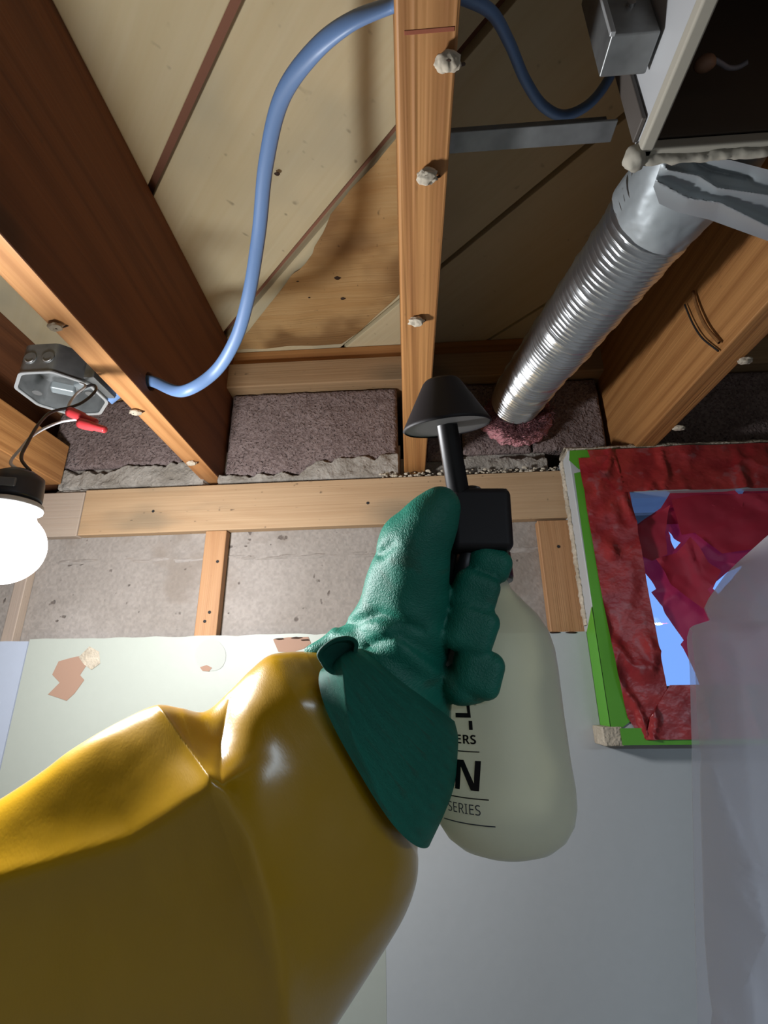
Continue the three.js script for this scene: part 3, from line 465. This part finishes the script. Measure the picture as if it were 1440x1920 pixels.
// ---------------------------------------------------------------- cables
{
  const hc = V(0.0, HOLE_C[1], HOLE_C[0]);
  const flatTube = (pts, ra, rb, n) => {     // oval section that twists edge-on after the middle joist
    const c = new THREE.CatmullRomCurve3(pts, false, 'centripetal');
    return gridSurf(18, n, (a, b) => { const q = c.getPointAt(b), t = c.getTangentAt(b), v = camera.position.clone().sub(q).normalize(), side = t.clone().cross(v).normalize(), up = side.clone().cross(t), ph = 1.35 * sstep(0.52, 0.7, b), th = a * 2 * Math.PI;
      const x = Math.cos(th) * ra, y = Math.sin(th) * rb; return q.addScaledVector(side, x * Math.cos(ph) - y * Math.sin(ph)).addScaledVector(up, x * Math.sin(ph) + y * Math.cos(ph)); }, true, [0.05, 1.2]);
  };
  one('power_cable', flatTube([V(-0.4245, 1.992, 0.262), V(-0.412, 2.004, 0.262), V(-0.395, 2.018, 0.262), V(-0.37, 2.021, 0.262), P(345, 733, 0.66), P(400, 700, 0.655), P(440, 640, 0.63), P(465, 560, 0.60), P(485, 440, 0.56), P(500, 300, 0.51), P(530, 180, 0.47), P(590, 95, 0.44), P(660, 40, 0.415), P(740, 8, 0.402), V(0.006, 2.121, 0.606), P(835, -12, 0.388), P(880, 0, 0.39), P(920, 22, 0.4), P(955, 80, 0.43), P(985, 150, 0.46), P(1020, 200, 0.485), P(1060, 216, 0.5), P(1110, 190, 0.5), P(1150, 130, 0.49), P(1165, 60, 0.48), P(1172, 20, 0.47)], 0.0078, 0.0046, 260), M.cable, 'blue-grey electrical cable looping from the left joist across to the fan box', 'cable');
}

// ---------------------------------------------------------------- nails with bits of plaster
{
  let i = 0;
  const spots = [[838, 108, 'nail with a plaster crumb nearest the camera on the middle joist'], [800, 322, 'nail with a plaster crumb halfway along the middle joist'], [780, 596, 'nail with a plaster crumb near the wall end of the middle joist'],
    [105, 606, 'bent nail with plaster on the left joist, farthest from the wall'], [255, 768, 'nail with a plaster flake on the left joist beside the junction box'], [360, 864, 'nail with plaster at the wall end of the left joist'],
    [1395, 670, 'nail with plaster on the right joist, farthest from the wall'], [1272, 797, 'nail with plaster on the right joist above the window corner']];
  for (const [x, y, label] of spots) {
    const c = onY(x, y, JB), o = group('nail'), k = i++;
    const a = rnd() * 6.28, dx = Math.cos(a) * 0.006;
    mesh('shank', tube([V(c.x + 0.012, JB + 0.003, c.z - 0.006), V(c.x + 0.008, JB - 0.003, c.z - 0.003), V(c.x, JB - 0.0065, c.z)], 0.0011, 12, 6), M.rust, o);
    mesh('nail_head', new THREE.CylinderGeometry(0.0032, 0.0032, 0.001, 12).translate(c.x, JB - 0.0075, c.z), M.rust, o);
    mesh('plaster_crumb', lump(V(c.x, JB - 0.005, c.z), 0.0066, 0.9, k * 3.1, 1.3, 0.6, 0.9, 5), M.plaster, o);
    thing(o, label, 'nail');
  }
}

// ---------------------------------------------------------------- duct, insulation, tape
const ductPath = new THREE.CatmullRomCurve3([V(0.203, 2.122, -0.06), V(0.204, 2.116, -0.02), V(0.206, 2.107, 0.05), V(0.228, 2.085, 0.22), V(0.258, 2.068, 0.40), V(0.276, 2.062, 0.50), V(0.288, 2.062, 0.57)], false, 'centripetal');
function ringTube(curve, s0, s1, n, m, rFn) {
  const fr = curve.computeFrenetFrames(n, false);
  return gridSurf(m, n, (a, b) => { const s = mix(s0, s1, b), c = curve.getPointAt(s), k = Math.round(b * n), t = curve.getTangentAt(s), u = V(1, 0, 0).addScaledVector(t, -t.x).normalize(), w = t.clone().cross(u), th = a * 2 * Math.PI, r = rFn(s, th); return c.addScaledVector(u, Math.cos(th) * r).addScaledVector(w, Math.sin(th) * r); }, true, [0.3, 0.6]);
}
{
  const o = group('flexible_duct'), foil = new THREE.MeshPhysicalMaterial({ color: new THREE.Color().setRGB(0.72, 0.74, 0.76), metalness: 0.95, roughness: 0.3, side: THREE.DoubleSide });
  const len = ductPath.getLength();
  const g = ringTube(ductPath, 0.13, 0.97, 900, 56, (s, th) => {
    const d = s * len + 0.004 * fbm3(s * 20, Math.cos(th), Math.sin(th), 2), ph = d / 0.0082 + 0.6 * fbm3(s * 14, 1, 1, 2) * 6, w = ph - Math.floor(ph), dent = 0.0035 * fbm3(s * 9, Math.cos(th) * 1.3, Math.sin(th) * 1.3, 3);
    return 0.0435 + 0.0036 * Math.pow(1 - Math.abs(2 * w - 1), 1.4) + (Math.floor(ph) % 5 === 0 ? 0.0012 : 0) + dent + 0.00025 * Math.sin(th * 130);
  });
  mesh('corrugated_sleeve', g, foil, o);
  mesh('end_collar', ringTube(ductPath, 0.0, 0.15, 40, 48, (s, th) => 0.0425 + 0.0006 * Math.sin(s * 500)), M.steel, o);
  thing(o, 'shiny corrugated silver duct running from the wall to the fan box', 'duct');
  const t = group('foil_tape'), tm = new THREE.MeshPhysicalMaterial({ color: new THREE.Color().setRGB(0.40, 0.44, 0.46), metalness: 0.35, roughness: 0.5, side: THREE.DoubleSide });
  mesh('wrap', ringTube(ductPath, 0.80, 0.985, 80, 90, (s, th) => 0.0495 + 0.007 * Math.max(-0.1, fbm3(s * 22, Math.cos(th) * 2.5, Math.sin(th) * 2.5, 4)) + 0.002 * Math.sin(th * 3 + s * 40)), tm, t);
  const tp = [[1236, 382], [1225, 350], [1240, 305], [1300, 296], [1370, 300], [1440, 318], [1560, 340], [1560, 500], [1440, 452], [1330, 412], [1270, 398]];
  mesh('loose_end', sheetPx(tp, 7, (x, y) => 0.55 - 0.09 * (y - 300) / 150 + 0.008 * fbm3(x * 0.008, y * 0.012, 6, 2) + 0.010 * Math.exp(-lineD([x, y], [[1232, 340], [1290, 372], [1350, 380], [1440, 424], [1560, 470]]) / 12) + 0.008 * Math.exp(-lineD([x, y], [[1250, 318], [1310, 330], [1345, 352], [1440, 366], [1560, 400]]) / 9) - 0.006 * Math.exp(-lineD([x, y], [[1300, 300], [1330, 318], [1400, 332]]) / 10)), tm, t);
  thing(t, 'grey foil tape wrapped round the upper duct end under the fan box', 'tape');
  const ins = [];
  for (let i = 0; i < 15; i++) { const a = i / 15 * 6.283, c = V(0.207 + 0.045 * Math.cos(a), 2.092 + 0.038 * Math.sin(a), -0.012 + 0.006 * rnd()); ins.push(lump(c, 0.019 + 0.005 * rnd(), 0.9, i * 2.7, 1, 1, 0.7, 4)); }
  for (let i = 0; i < 1300; i++) {         // loose fibres
    const a = rnd() * 6.283, q = V(0.207 + (0.03 + 0.034 * rnd()) * Math.cos(a), 2.09 + (0.026 + 0.03 * rnd()) * Math.sin(a), -0.002 + 0.016 * rnd()), pts = [q.clone()], d = V(rnd() - 0.5, rnd() - 0.5, (rnd() - 0.3) * 0.7).normalize();
    for (let k = 0; k < 3; k++) { d.add(V(rnd() - 0.5, rnd() - 0.5, rnd() - 0.5).multiplyScalar(0.9)).normalize(); q.addScaledVector(d, 0.005); pts.push(q.clone()); }
    ins.push(new THREE.TubeGeometry(new THREE.CatmullRomCurve3(pts), 5, 0.0005, 3));
  }
  const io = one('insulation_wad', mergeGeometries(ins), M.pink, 'pink fibre insulation stuffed round the duct where it enters the wall', 'insulation');
}

// ---------------------------------------------------------------- exhaust fan housing with hanger bar
{
  const o = group('exhaust_fan_housing'), X0 = 0.182, X1 = 0.50, Z0 = 0.565, Z1 = 0.9, Y0 = 1.986, Y1 = 2.20, th = 0.003;
  mesh('side_panel', box(X0, X0 + th, Y0, Y1, Z0, Z1), M.whitePlastic, o); mesh('side_panel', box(X1 - th, X1, Y0, Y1, Z0, Z1), M.whitePlastic, o);
  mesh('front_panel', box(X0, X1, Y0, Y1, Z0, Z0 + th), M.dark, o); mesh('back_panel', box(X0, X1, Y0, Y1, Z1 - th, Z1), M.dark, o); mesh('top_panel', box(X0, X1, Y1 - th, Y1, Z0, Z1), M.dark, o);
  mesh('inner_lining', mergeGeometries([box(X0 + 0.004, X0 + 0.006, Y0 + 0.008, Y1 - 0.004, Z0 + 0.004, Z1 - 0.004), box(X0 + 0.004, X1 - 0.004, Y0 + 0.008, Y1 - 0.004, Z0 + 0.004, Z0 + 0.006)]), plain(0.14, 0.105, 0.075, 0.8), o);
  const bead = (pts, r, s) => { const c = new THREE.CatmullRomCurve3(pts), n = 160; const fr = c.computeFrenetFrames(n); return gridSurf(14, n, (a, b) => { const q = c.getPointAt(b), k = Math.round(b * n), t = a * 2 * Math.PI, w = r * (1 + 1.1 * fbm3(b * 40 + s, Math.cos(t), Math.sin(t), 4)); return q.addScaledVector(fr.normals[k], Math.cos(t) * w).addScaledVector(fr.binormals[k], Math.sin(t) * w); }, true, [0.03, 0.4]); };
  mesh('rim_edge', mergeGeometries([box(X0 - 0.001, X1, Y0 - 0.006, Y0 + 0.004, Z0 - 0.003, Z0 + 0.0075, 0.002), box(X0 - 0.001, X0 + 0.009, Y0 - 0.006, Y0 + 0.004, Z0, Z1, 0.002)]), M.caulk, o);
  mesh('caulk_bead', bead([V(X0 + 0.004, Y0 - 0.004, Z0 - 0.002), V(0.25, Y0 - 0.005, Z0 - 0.001), V(0.34, Y0 - 0.005, Z0), V(X1, Y0 - 0.005, Z0)], 0.0042, 1), M.caulk, o);
  mesh('caulk_bead', lump(V(X0 - 0.001, Y0 - 0.002, Z0 - 0.002), 0.0095, 0.5, 4, 0.9, 1, 0.9, 3), M.caulk, o);
  mesh('mounting_flange', box(X0 - 0.004, X0 - 0.0005, Y0 + 0.006, 2.12, Z0 + 0.004, Z0 + 0.022, 0.001, 'y'), plain(0.14, 0.12, 0.105, 0.6), o);
  mesh('knob_wire', tube([[1322, 118], [1336, 112], [1350, 118], [1366, 127], [1384, 126], [1402, 116]].map(([x, y]) => onY(x, y, 2.04)), 0.0018, 40, 8), plain(0.35, 0.32, 0.36, 0.4), o);
  mesh('wire_connector', lump(onY(1322, 119, 2.04), 0.006, 0.3, 2, 1.3, 1, 1, 2), plain(0.5, 0.26, 0.16, 0.5), o);
  thing(o, 'open fan housing with white side and crusty caulked rim at the upper right', 'fan housing');
  // wiring box on the side
  const w = group('wiring_box'), a = onZ(1147, 66, 0.625), b = onZ(1262, 66, 0.625), bx1 = 0.1795;
  mesh('cover', box(a.x, bx1, a.y, a.y + 0.09, 0.60, 0.625, 0.0012), M.steel, w); mesh('flange', box(a.x - 0.0015, a.x + 0.002, a.y - 0.001, a.y + 0.09, 0.6245, 0.6275, 0.0005), plain(0.75, 0.77, 0.78, 0.4, { metalness: 0.4 }), w);
  mesh('screw', new THREE.CylinderGeometry(0.003, 0.003, 0.002, 12).rotateX(Math.PI / 2).translate(0.165, a.y + 0.032, 0.626), plain(0.8, 0.8, 0.8, 0.25, { metalness: 0.9 }), w);
  thing(w, 'grey galvanised wiring box on the left side of the fan housing', 'wiring box');
  const h = group('hanger_bar'), p0 = onZ(870, 264, 0.555), p1 = onZ(870, 222, 0.555), p2 = onZ(1180, 243, 0.555), sl = (p2.y - p0.y) / (p2.x - p0.x) * 0.3;
  mesh('bar', box(0.033, 0.1765, p0.y + 0.002, p1.y, 0.545, 0.5485, 0.0008), M.steel, h); mesh('lower_flange', box(0.033, 0.1765, p0.y, p0.y + 0.0025, 0.545, 0.562, 0.0006), M.steel, h);
  mesh('end_tab', box(0.0345, 0.0365, p0.y - 0.03, p1.y, 0.545, 0.565, 0.0006), M.steel, h);
  thing(h, 'dull steel hanger bar bridging the middle joist and the fan housing', 'hanger bar');
}

// ---------------------------------------------------------------- sprayer
const BX = 0.062, BZ = 0.411;                        // axis of the upright bottle
{
  const o = group('spray_bottle');
  const hdpe = new THREE.MeshPhysicalMaterial({ color: new THREE.Color().setRGB(0.84, 0.84, 0.70), roughness: 0.5, transmission: 0.5, thickness: 0, ior: 1.4, side: THREE.DoubleSide });
  const base = V(BX, 0, BZ);
  mesh('bottle', lathe([[0.0005, 1.487], [0.022, 1.488], [0.034, 1.492], [0.043, 1.4985], [0.0495, 1.508], [0.0525, 1.519], [0.0532, 1.530], [0.0522, 1.548], [0.0515, 1.58], [0.0515, 1.615], [0.0508, 1.630], [0.0478, 1.644], [0.041, 1.657], [0.031, 1.669], [0.022, 1.680], [0.018, 1.69], [0.0175, 1.70]], base, V(0, 1, 0), 80), hdpe, o);
  mesh('neck_collar', lathe([[0.0005, 1.688], [0.0235, 1.688], [0.0245, 1.692], [0.024, 1.712], [0.021, 1.716], [0.0005, 1.717]], base, V(0, 1, 0), 40), M.black, o);
  // printing on the side that faces the camera
  const font = { b: await new FontLoader().loadAsync('fonts/droid/droid_sans_bold.typeface.json'), r: await new FontLoader().loadAsync('fonts/droid/droid_sans_regular.typeface.json') };
  const rAt = (y) => mix(0.0515, 0.0532, sstep(1.575, 1.525, y)) + 0.0011;
  const wrap = (shapes) => {               // shapes in (arc metres, y); arc 0 faces +z
    let g = new THREE.ShapeGeometry(shapes, 8).toNonIndexed(); g = new TessellateModifier(0.003, 6).modify(g);
    const p = g.attributes.position; for (let i = 0; i < p.count; i++) { const y = p.getY(i), r = rAt(y + UP), a = p.getX(i) / r; p.setXYZ(i, BX + Math.sin(a) * r, y + UP, BZ + Math.cos(a) * r); }
    for (const k of Object.keys(g.attributes)) if (k !== 'position') g.deleteAttribute(k); g.computeVertexNormals(); return g;
  };
  const text = (f, str, size, x, y, skew = 0, wide = 1) => f.generateShapes(str, size).map((s) => { const m = (p) => new THREE.Vector2(p.x * wide + x + skew * p.y, p.y + y); const t = new THREE.Shape(s.getPoints(6).map(m)); t.holes = s.holes.map((h) => new THREE.Path(h.getPoints(6).map(m))); return t; });
  const rect = (x0, x1, y0, y1) => new THREE.Shape([[x0, y0], [x1, y0], [x1, y1], [x0, y1]].map((p) => new THREE.Vector2(...p)));
  const poly = (pts) => new THREE.Shape(pts.map((p) => new THREE.Vector2(...p)));
  const UP = 0.0068, R0 = -0.0225; // right-hand end of the lettering
  const ink = M.black;
  const swoosh = new THREE.Shape(); swoosh.moveTo(R0 - 0.024, 1.606); swoosh.bezierCurveTo(R0 - 0.014, 1.605, R0 - 0.004, 1.600, R0, 1.596); swoosh.bezierCurveTo(R0 + 0.0005, 1.591, R0 - 0.005, 1.587, R0 - 0.013, 1.5845); swoosh.bezierCurveTo(R0 - 0.008, 1.588, R0 - 0.006, 1.592, R0 - 0.008, 1.5955); swoosh.bezierCurveTo(R0 - 0.012, 1.599, R0 - 0.018, 1.600, R0 - 0.024, 1.601);
  mesh('lettering', wrap([swoosh, poly([[R0 - 0.0155, 1.5745], [R0 - 0.003, 1.5745], [R0 - 0.0035, 1.583], [R0 - 0.006, 1.583], [R0 - 0.0055, 1.5775], [R0 - 0.0155, 1.5775]]), rect(R0 - 0.005, R0 - 0.0022, 1.5665, 1.5725), ...text(font.r, 'TM', 0.0014, R0 - 0.001, 1.5825)]), ink, o);
  mesh('lettering', wrap([...text(font.b, 'ERS', 0.0058, R0 - 0.0168, 1.5575, 0, 1.22), rect(-0.055, R0 + 0.0015, 1.5523, 1.553)]), ink, o);
  mesh('lettering', wrap([...text(font.b, 'N', 0.0185, R0 - 0.0225, 1.5288, 0.16, 1.22), rect(-0.055, R0 + 0.0055, 1.5237, 1.5244)]), ink, o);
  mesh('lettering', wrap([...text(font.r, 'SERIES', 0.0060, R0 - 0.0275, 1.5145, 0, 1.08), rect(-0.055, R0 + 0.0085, 1.5085, 1.5092)]), plain(0.07, 0.08, 0.10, 0.6), o);
  // pump head, grip, trigger
  const px = (x, y, t) => P(x, y, t);
  const hc = px(898, 985, 0.392);
  const head = new RoundedBoxGeometry(0.046, 0.05, 0.042, 4, 0.006).rotateZ(-0.035); head.translate(hc.x, hc.y, hc.z);
  mesh('pump_head', head, M.darkBrown, o);
  mesh('pump_cap', lathe([[0.0005, 0], [0.0115, 0], [0.012, 0.002], [0.0115, 0.008], [0.009, 0.0115], [0.0005, 0.0125]], px(882, 942, 0.402), V(0, 1, 0.05), 28), M.black, o);
  const nb = px(948, 970, 0.385); mesh('pin', new THREE.CylinderGeometry(0.0018, 0.0018, 0.006, 10).rotateZ(Math.PI / 2).translate(nb.x, nb.y, nb.z), M.black, o);
  mesh('grip', tube([px(856, 985, 0.40), px(852, 1060, 0.40), px(850, 1150, 0.395), px(856, 1230, 0.39), px(868, 1275, 0.388)], 0.0155, 40, 18), M.black, o);
  mesh('trigger', tube([px(880, 1020, 0.385), px(872, 1060, 0.378), px(862, 1120, 0.378), px(856, 1180, 0.38)], 0.008, 40, 12), M.black, o);
  // bent-back wand and spray shield
  const tb = px(862, 940, 0.392), n = V(-0.125, 0.93, 0.30).normalize(), tt = px(838, 800, 0.372), ax = tt.clone().sub(tb), len = ax.length(); ax.normalize();
  const hex = new THREE.CylinderGeometry(0.0085, 0.0098, len + 0.012, 6, 1); hex.applyQuaternion(new THREE.Quaternion().setFromUnitVectors(V(0, 1, 0), ax)); const mid = tb.clone().lerp(tt, 0.52); hex.translate(mid.x, mid.y, mid.z);
  mesh('wand', hex, M.black, o);
  const sh = V(-0.085, 0.955, 0.285).normalize();
  mesh('spray_shield', lathe([[0.0322, -0.001], [0.0335, 0.0], [0.0325, 0.0018], [0.0145, 0.0335], [0.0125, 0.0355], [0.0005, 0.036]], tt, sh, 48), M.darkBrown, o);
  mesh('shield_disc', lathe([[0.0005, 0.0005], [0.0325, 0.0]], tt, sh, 48), plain(0.30, 0.29, 0.29, 0.5), o);
  thing(o, 'translucent spray bottle with black pump head and cone shield held up to the joist', 'spray bottle');
}

// ---------------------------------------------------------------- gloved, sleeved arm
// loft: sections [ax, ay, bx, by, depth, half thickness]; a section spans from a to b across the arm
function loft(sec, nu, nv, bump, power = 1) {
  const A = new THREE.CatmullRomCurve3(sec.map((s) => P(s[0], s[1], s[4])), false, 'centripetal'), B = new THREE.CatmullRomCurve3(sec.map((s) => P(s[2], s[3], s[6] ?? s[4])), false, 'centripetal');
  const n = sec.length - 1;
  return gridSurf(nu, nv, (a, b) => {
    const f = b * n, i = Math.min(n - 1, Math.floor(f)), th = a * 2 * Math.PI, pa = A.getPoint(b), pb = B.getPoint(b), c = pa.clone().add(pb).multiplyScalar(0.5), h = pb.clone().sub(pa).multiplyScalar(0.5);
    const w = mix(sec[i][5], sec[i + 1][5], f - i), to = camera.position.clone().sub(c).normalize(), cs = Math.cos(th), sn = Math.sin(th);
    const cc = Math.sign(cs) * Math.pow(Math.abs(cs), power), ss = Math.sign(sn) * Math.pow(Math.abs(sn), power);
    const p = c.addScaledVector(h, -cc).addScaledVector(to, ss * w);
    if (bump) p.addScaledVector(to, bump(a, b, p, sn));
    return p;
  }, true, [0.5, 0.7]);
}
{
  const o = group('person');
  // sleeve of the rain jacket
  const ridgeA = [[-200, 1720], [85, 1640], [250, 1590], [390, 1505], [418, 1488]], ridgeB = [[418, 1488], [470, 1580], [505, 1700], [525, 1820], [535, 2000]], crease = [[298, 1328], [340, 1390], [400, 1475]], swell = [[640, 1290], [470, 1330]], dent = [[430, 1310], [415, 1400], [420, 1480]];
  const bump = (a, b, p, sn) => {
    if (sn < 0) return 0; const q = proj(p), k = sstep(0, 0.45, sn);
    return k * (0.030 * Math.exp(-Math.hypot(lineD(q, ridgeA), 14) / 75) + 0.028 * Math.exp(-Math.hypot(lineD(q, ridgeB), 14) / 80) + 0.007 * Math.exp(-lineD(q, crease) / 16) - 0.012 * Math.exp(-lineD(q, dent) / 45) + 0.006 * Math.exp(-Math.pow(lineD(q, swell) / 60, 2)) + 0.004 * fbm3(p.x * 22, p.y * 22, p.z * 22, 3));
  };
  const sec = [[668, 1225, 815, 1440, 0.386, 0.022], [625, 1222, 800, 1530, 0.385, 0.034], [571, 1222, 783, 1592, 0.385, 0.046], [540, 1223, 784, 1610, 0.384, 0.050], [505, 1230, 781, 1650, 0.382, 0.054], [470, 1258, 760, 1712, 0.38, 0.058], [430, 1298, 705, 1805, 0.377, 0.062], [383, 1336, 640, 1905, 0.374, 0.066], [340, 1330, 575, 2000, 0.37, 0.07], [296, 1325, 500, 2090, 0.366, 0.07], [230, 1352, 380, 2170, 0.362, 0.07], [130, 1410, 220, 2240, 0.356, 0.07], [82, 1446, 100, 2280, 0.352, 0.07], [0, 1500, -20, 2300, 0.345, 0.07], [-110, 1560, -150, 2320, 0.335, 0.07], [-260, 1640, -300, 2330, 0.325, 0.07]];
  mesh('jacket_sleeve', loft(sec, 220, 420, bump, 1.12), M.vinyl, o).userData.label = 'glossy yellow waterproof jacket sleeve';
  // glove: palm, thumb and four fingers in one continuous skin
  const c = (x, y, t, r) => ({ v: P(x, y, t), r: r * t / F });
  const chain = (g, ...pts) => pts.slice(1).map((q, i) => { const a = c(...pts[i]), b = c(...q); return { a: a.v, b: b.v, ra: a.r, rb: b.r, g }; });
  const pad = (g, x, y, t, hx, hy, deg, rd) => { const a = deg * Math.PI / 180, k = t / F, ex = V(Math.cos(a), -Math.sin(a), 0).applyQuaternion(camera.quaternion), ez = ray(x, y).normalize(), ey = ez.clone().cross(ex).normalize(), v = P(x, y, t); return { a: v, b: v, ra: hx * k, rb: hy * k, ex, ey, ez, g, round: rd * k, h: [(hx - rd) * k, (hy - rd) * k, 0.004] }; };
  const prims = [
    ...chain(0, [828, 947, 0.362, 34], [806, 980, 0.362, 45], [778, 1030, 0.365, 54], [776, 1080, 0.37, 57], [768, 1140, 0.375, 68], [752, 1210, 0.378, 80], [755, 1290, 0.38, 84], [765, 1380, 0.382, 80]),
    ...chain(0, [748, 1000, 0.37, 24], [728, 1090, 0.375, 30], [700, 1150, 0.378, 30]),
    ...chain(0, [775, 1080, 0.405, 56], [780, 1180, 0.41, 60], [770, 1260, 0.405, 66]),
    ...chain(0, [735, 1180, 0.385, 46], [665, 1195, 0.384, 28], [610, 1212, 0.383, 13], [574, 1221, 0.382, 3]),
    ...chain(1, [800, 1070, 0.42, 34], [900, 1058, 0.412, 32], [915, 1060, 0.39, 28]), pad(1, 915, 1058, 0.376, 40, 33, 18, 26),
    ...chain(2, [800, 1120, 0.42, 36], [885, 1122, 0.412, 36], [890, 1115, 0.385, 30]), pad(2, 888, 1112, 0.368, 41, 43, 20, 24),
    ...chain(3, [800, 1180, 0.42, 36], [878, 1178, 0.412, 36], [880, 1178, 0.38, 32]), pad(3, 879, 1178, 0.360, 46, 47, 22, 26),
    ...chain(4, [800, 1240, 0.418, 34], [886, 1258, 0.410, 34], [895, 1262, 0.37, 28]), pad(4, 893, 1260, 0.353, 43, 44, 18, 26),
    ...chain(5, [800, 1270, 0.41, 28], [855, 1280, 0.37, 28], [868, 1286, 0.354, 25], [898, 1294, 0.352, 18]),
  ];
  const wrk = (q) => { const p = proj(q), w = sstep(1080, 1250, p[1]) * sstep(860, 820, p[0]); const cr = [[[640, 1176], [712, 1152], [790, 1180]], [[690, 1212], [745, 1190], [835, 1250]], [[716, 1040], [736, 1022]]]; let g = 0; for (const l of cr) g += Math.exp(-Math.pow(lineD(p, l) / 10, 2));
    return 0.003 * g + 0.003 * fbm3(q.x * 22, q.y * 22, q.z * 22, 2) + 0.0008 * fbm3(q.x * 80, q.y * 80, q.z * 80, 2) + w * 0.0016 * Math.sin((p[0] * 0.8 - p[1]) * 0.085 + 5 * fbm3(q.x * 20, q.y * 20, 1, 2)); };
  const glove = mesh('glove', field(prims, 0.014, 0.0026, wrk), M.glove, o); glove.userData.label = 'green rubber glove with fingers closed on the grip';
  // gauntlet cuff turned over the sleeve
  const cuffSec = [[676, 1216, 852, 1352, 0.36, 0.018], [668, 1218, 858, 1380, 0.352, 0.026], [654, 1224, 857, 1420, 0.35, 0.029], [640, 1234, 852, 1470, 0.35, 0.030], [626, 1248, 835, 1520, 0.35, 0.030], [612, 1252, 806, 1583, 0.351, 0.031]];
  const rim = P(640, 1460, 0.35).sub(P(735, 1400, 0.352));
  const cuffFold = (a, b, p, sn) => { const q = proj(p); return 0.004 * fbm3(p.x * 24, p.y * 24, p.z * 24, 3) + (sn > 0 ? 0.005 * Math.exp(-lineD(q, [[640, 1230], [658, 1370], [740, 1560]]) / 20) : 0); };
  const lip = (a, b, p, sn) => { if (sn > 0) p.addScaledVector(rim, 0.38 * sn * b * b); };
  mesh('glove_cuff', loft(cuffSec, 120, 60, (a, b, p, sn) => { lip(a, b, p, sn); return cuffFold(a, b, p, sn); }, 0.7), M.glove, glove);
  // rolled corner of the cuff: a stiff hollow loop open towards the upper left
  const ringPts = [[598, 1226], [622, 1203], [655, 1197], [667, 1205], [664, 1228], [650, 1252], [632, 1262], [614, 1254], [604, 1240]].map(([x, y]) => P(x, y, 0.327 + 0.00014 * (x - 600)));
  const loop = new THREE.CatmullRomCurve3(ringPts, true), deep = P(652, 1240, 0.356);
  mesh('cuff_roll', mergeGeometries([new THREE.TubeGeometry(loop, 90, 0.0016, 8, true), gridSurf(60, 16, (a, b) => loop.getPointAt(a % 1).lerp(deep, b * 0.85), true)].map((g) => g.toNonIndexed())), M.glove, glove);
  thing(o, 'outstretched arm in a yellow waterproof sleeve and green rubber glove gripping the spray bottle', 'person');
}

// ---------------------------------------------------------------- translucent plastic at the right edge
{
  const Z = 0.42, q = ([x, y]) => { const v = onZ(x, y, Z); return [v.x, v.y]; };
  const pts = [[1303, 1172], [1332, 1163], [1322, 1140], [1330, 1122], [1346, 1098], [1362, 1076], [1388, 1050], [1440, 1003], [1520, 950], [1640, 930], [1640, 2150], [1312, 2150], [1308, 1920], [1304, 1750], [1300, 1560], [1297, 1400], [1293, 1250], [1288, 1195], [1293, 1178]].map(q);
  const seam = onZ(1370, 1172, Z).y, foldX = onZ(1316, 1500, Z).x;
  const edge = (x, y) => { let d = 1e9; for (let i = 0; i < pts.length; i++) d = Math.min(d, segD([x, y], pts[i], pts[(i + 1) % pts.length])); return d; };
  const puff = (x, y) => 0.022 * Math.sqrt(Math.min(1, edge(x, y) / 0.02)), wrk = (x, y, s) => 0.014 * fbm3(x * 14, y * 6, s, 4) + 0.009 * Math.pow(Math.max(0, 1 - Math.abs(fbm3(x * 12, y * 7, s + 5, 3)) * 11), 2) + 0.008 * sstep(0, 0.006, seam - y + 0.004 * fbm3(x * 30, 1, 2)) + 0.004 * Math.exp(-Math.abs(x - foldX - 0.006 * fbm3(2, y * 14, 3)) / 0.002);
  const poly = new THREE.MeshPhysicalMaterial({ color: new THREE.Color().setRGB(0.88, 0.88, 0.95), roughness: 0.75, transmission: 0.5, thickness: 0, transparent: true, opacity: 0.7, side: THREE.DoubleSide });
  const g = mergeGeometries([sheet(pts, 0.005, (x, y) => Z + puff(x, y) + wrk(x, y, 1)), sheet(pts, 0.02, (x, y) => Z - puff(x, y) * 0.6)]);
  const o = group('plastic_sheet'); mesh('sheet', g, poly, o);
  const sm = onZ(1296, 1160, Z + 0.024), s2 = onZ(1440, 1186, Z + 0.024);
  thing(o, 'hazy translucent plastic sheeting folded and hanging in front of the window', 'plastic sheet');
}

// ---------------------------------------------------------------- fill light added unseen behind the camera
{
  const o = group('added_fill_light'), x = 0.8, z = 2.0, y = 1.95;  // added out of view to brighten the lower wall and sleeve
  mesh('housing', box(x - 0.6, x + 0.6, y, y + 0.035, z - 0.08, z + 0.08, 0.008), M.whitePlastic, o);
  const glow = new THREE.MeshStandardMaterial({ color: 0xffffff, emissive: new THREE.Color().setRGB(0.8, 0.9, 1.0), emissiveIntensity: 1.5 });
  for (const dz of [-0.035, 0.035]) mesh('tube', new THREE.CapsuleGeometry(0.012, 1.1, 6, 16).rotateZ(Math.PI / 2).translate(x, y - 0.013, z + dz), glow, o);
  const L = new THREE.RectAreaLight(new THREE.Color().setRGB(0.68, 0.84, 1.0), FILL_LIGHT, 1.1, 0.1); L.position.set(x, y - 0.028, z); L.rotation.x = -Math.PI / 2; L.name = 'fill_area_light'; o.add(L);
  thing(o, 'added twin tube fill light, unseen behind the camera', 'shop light');
}

renderer.render(scene, camera);
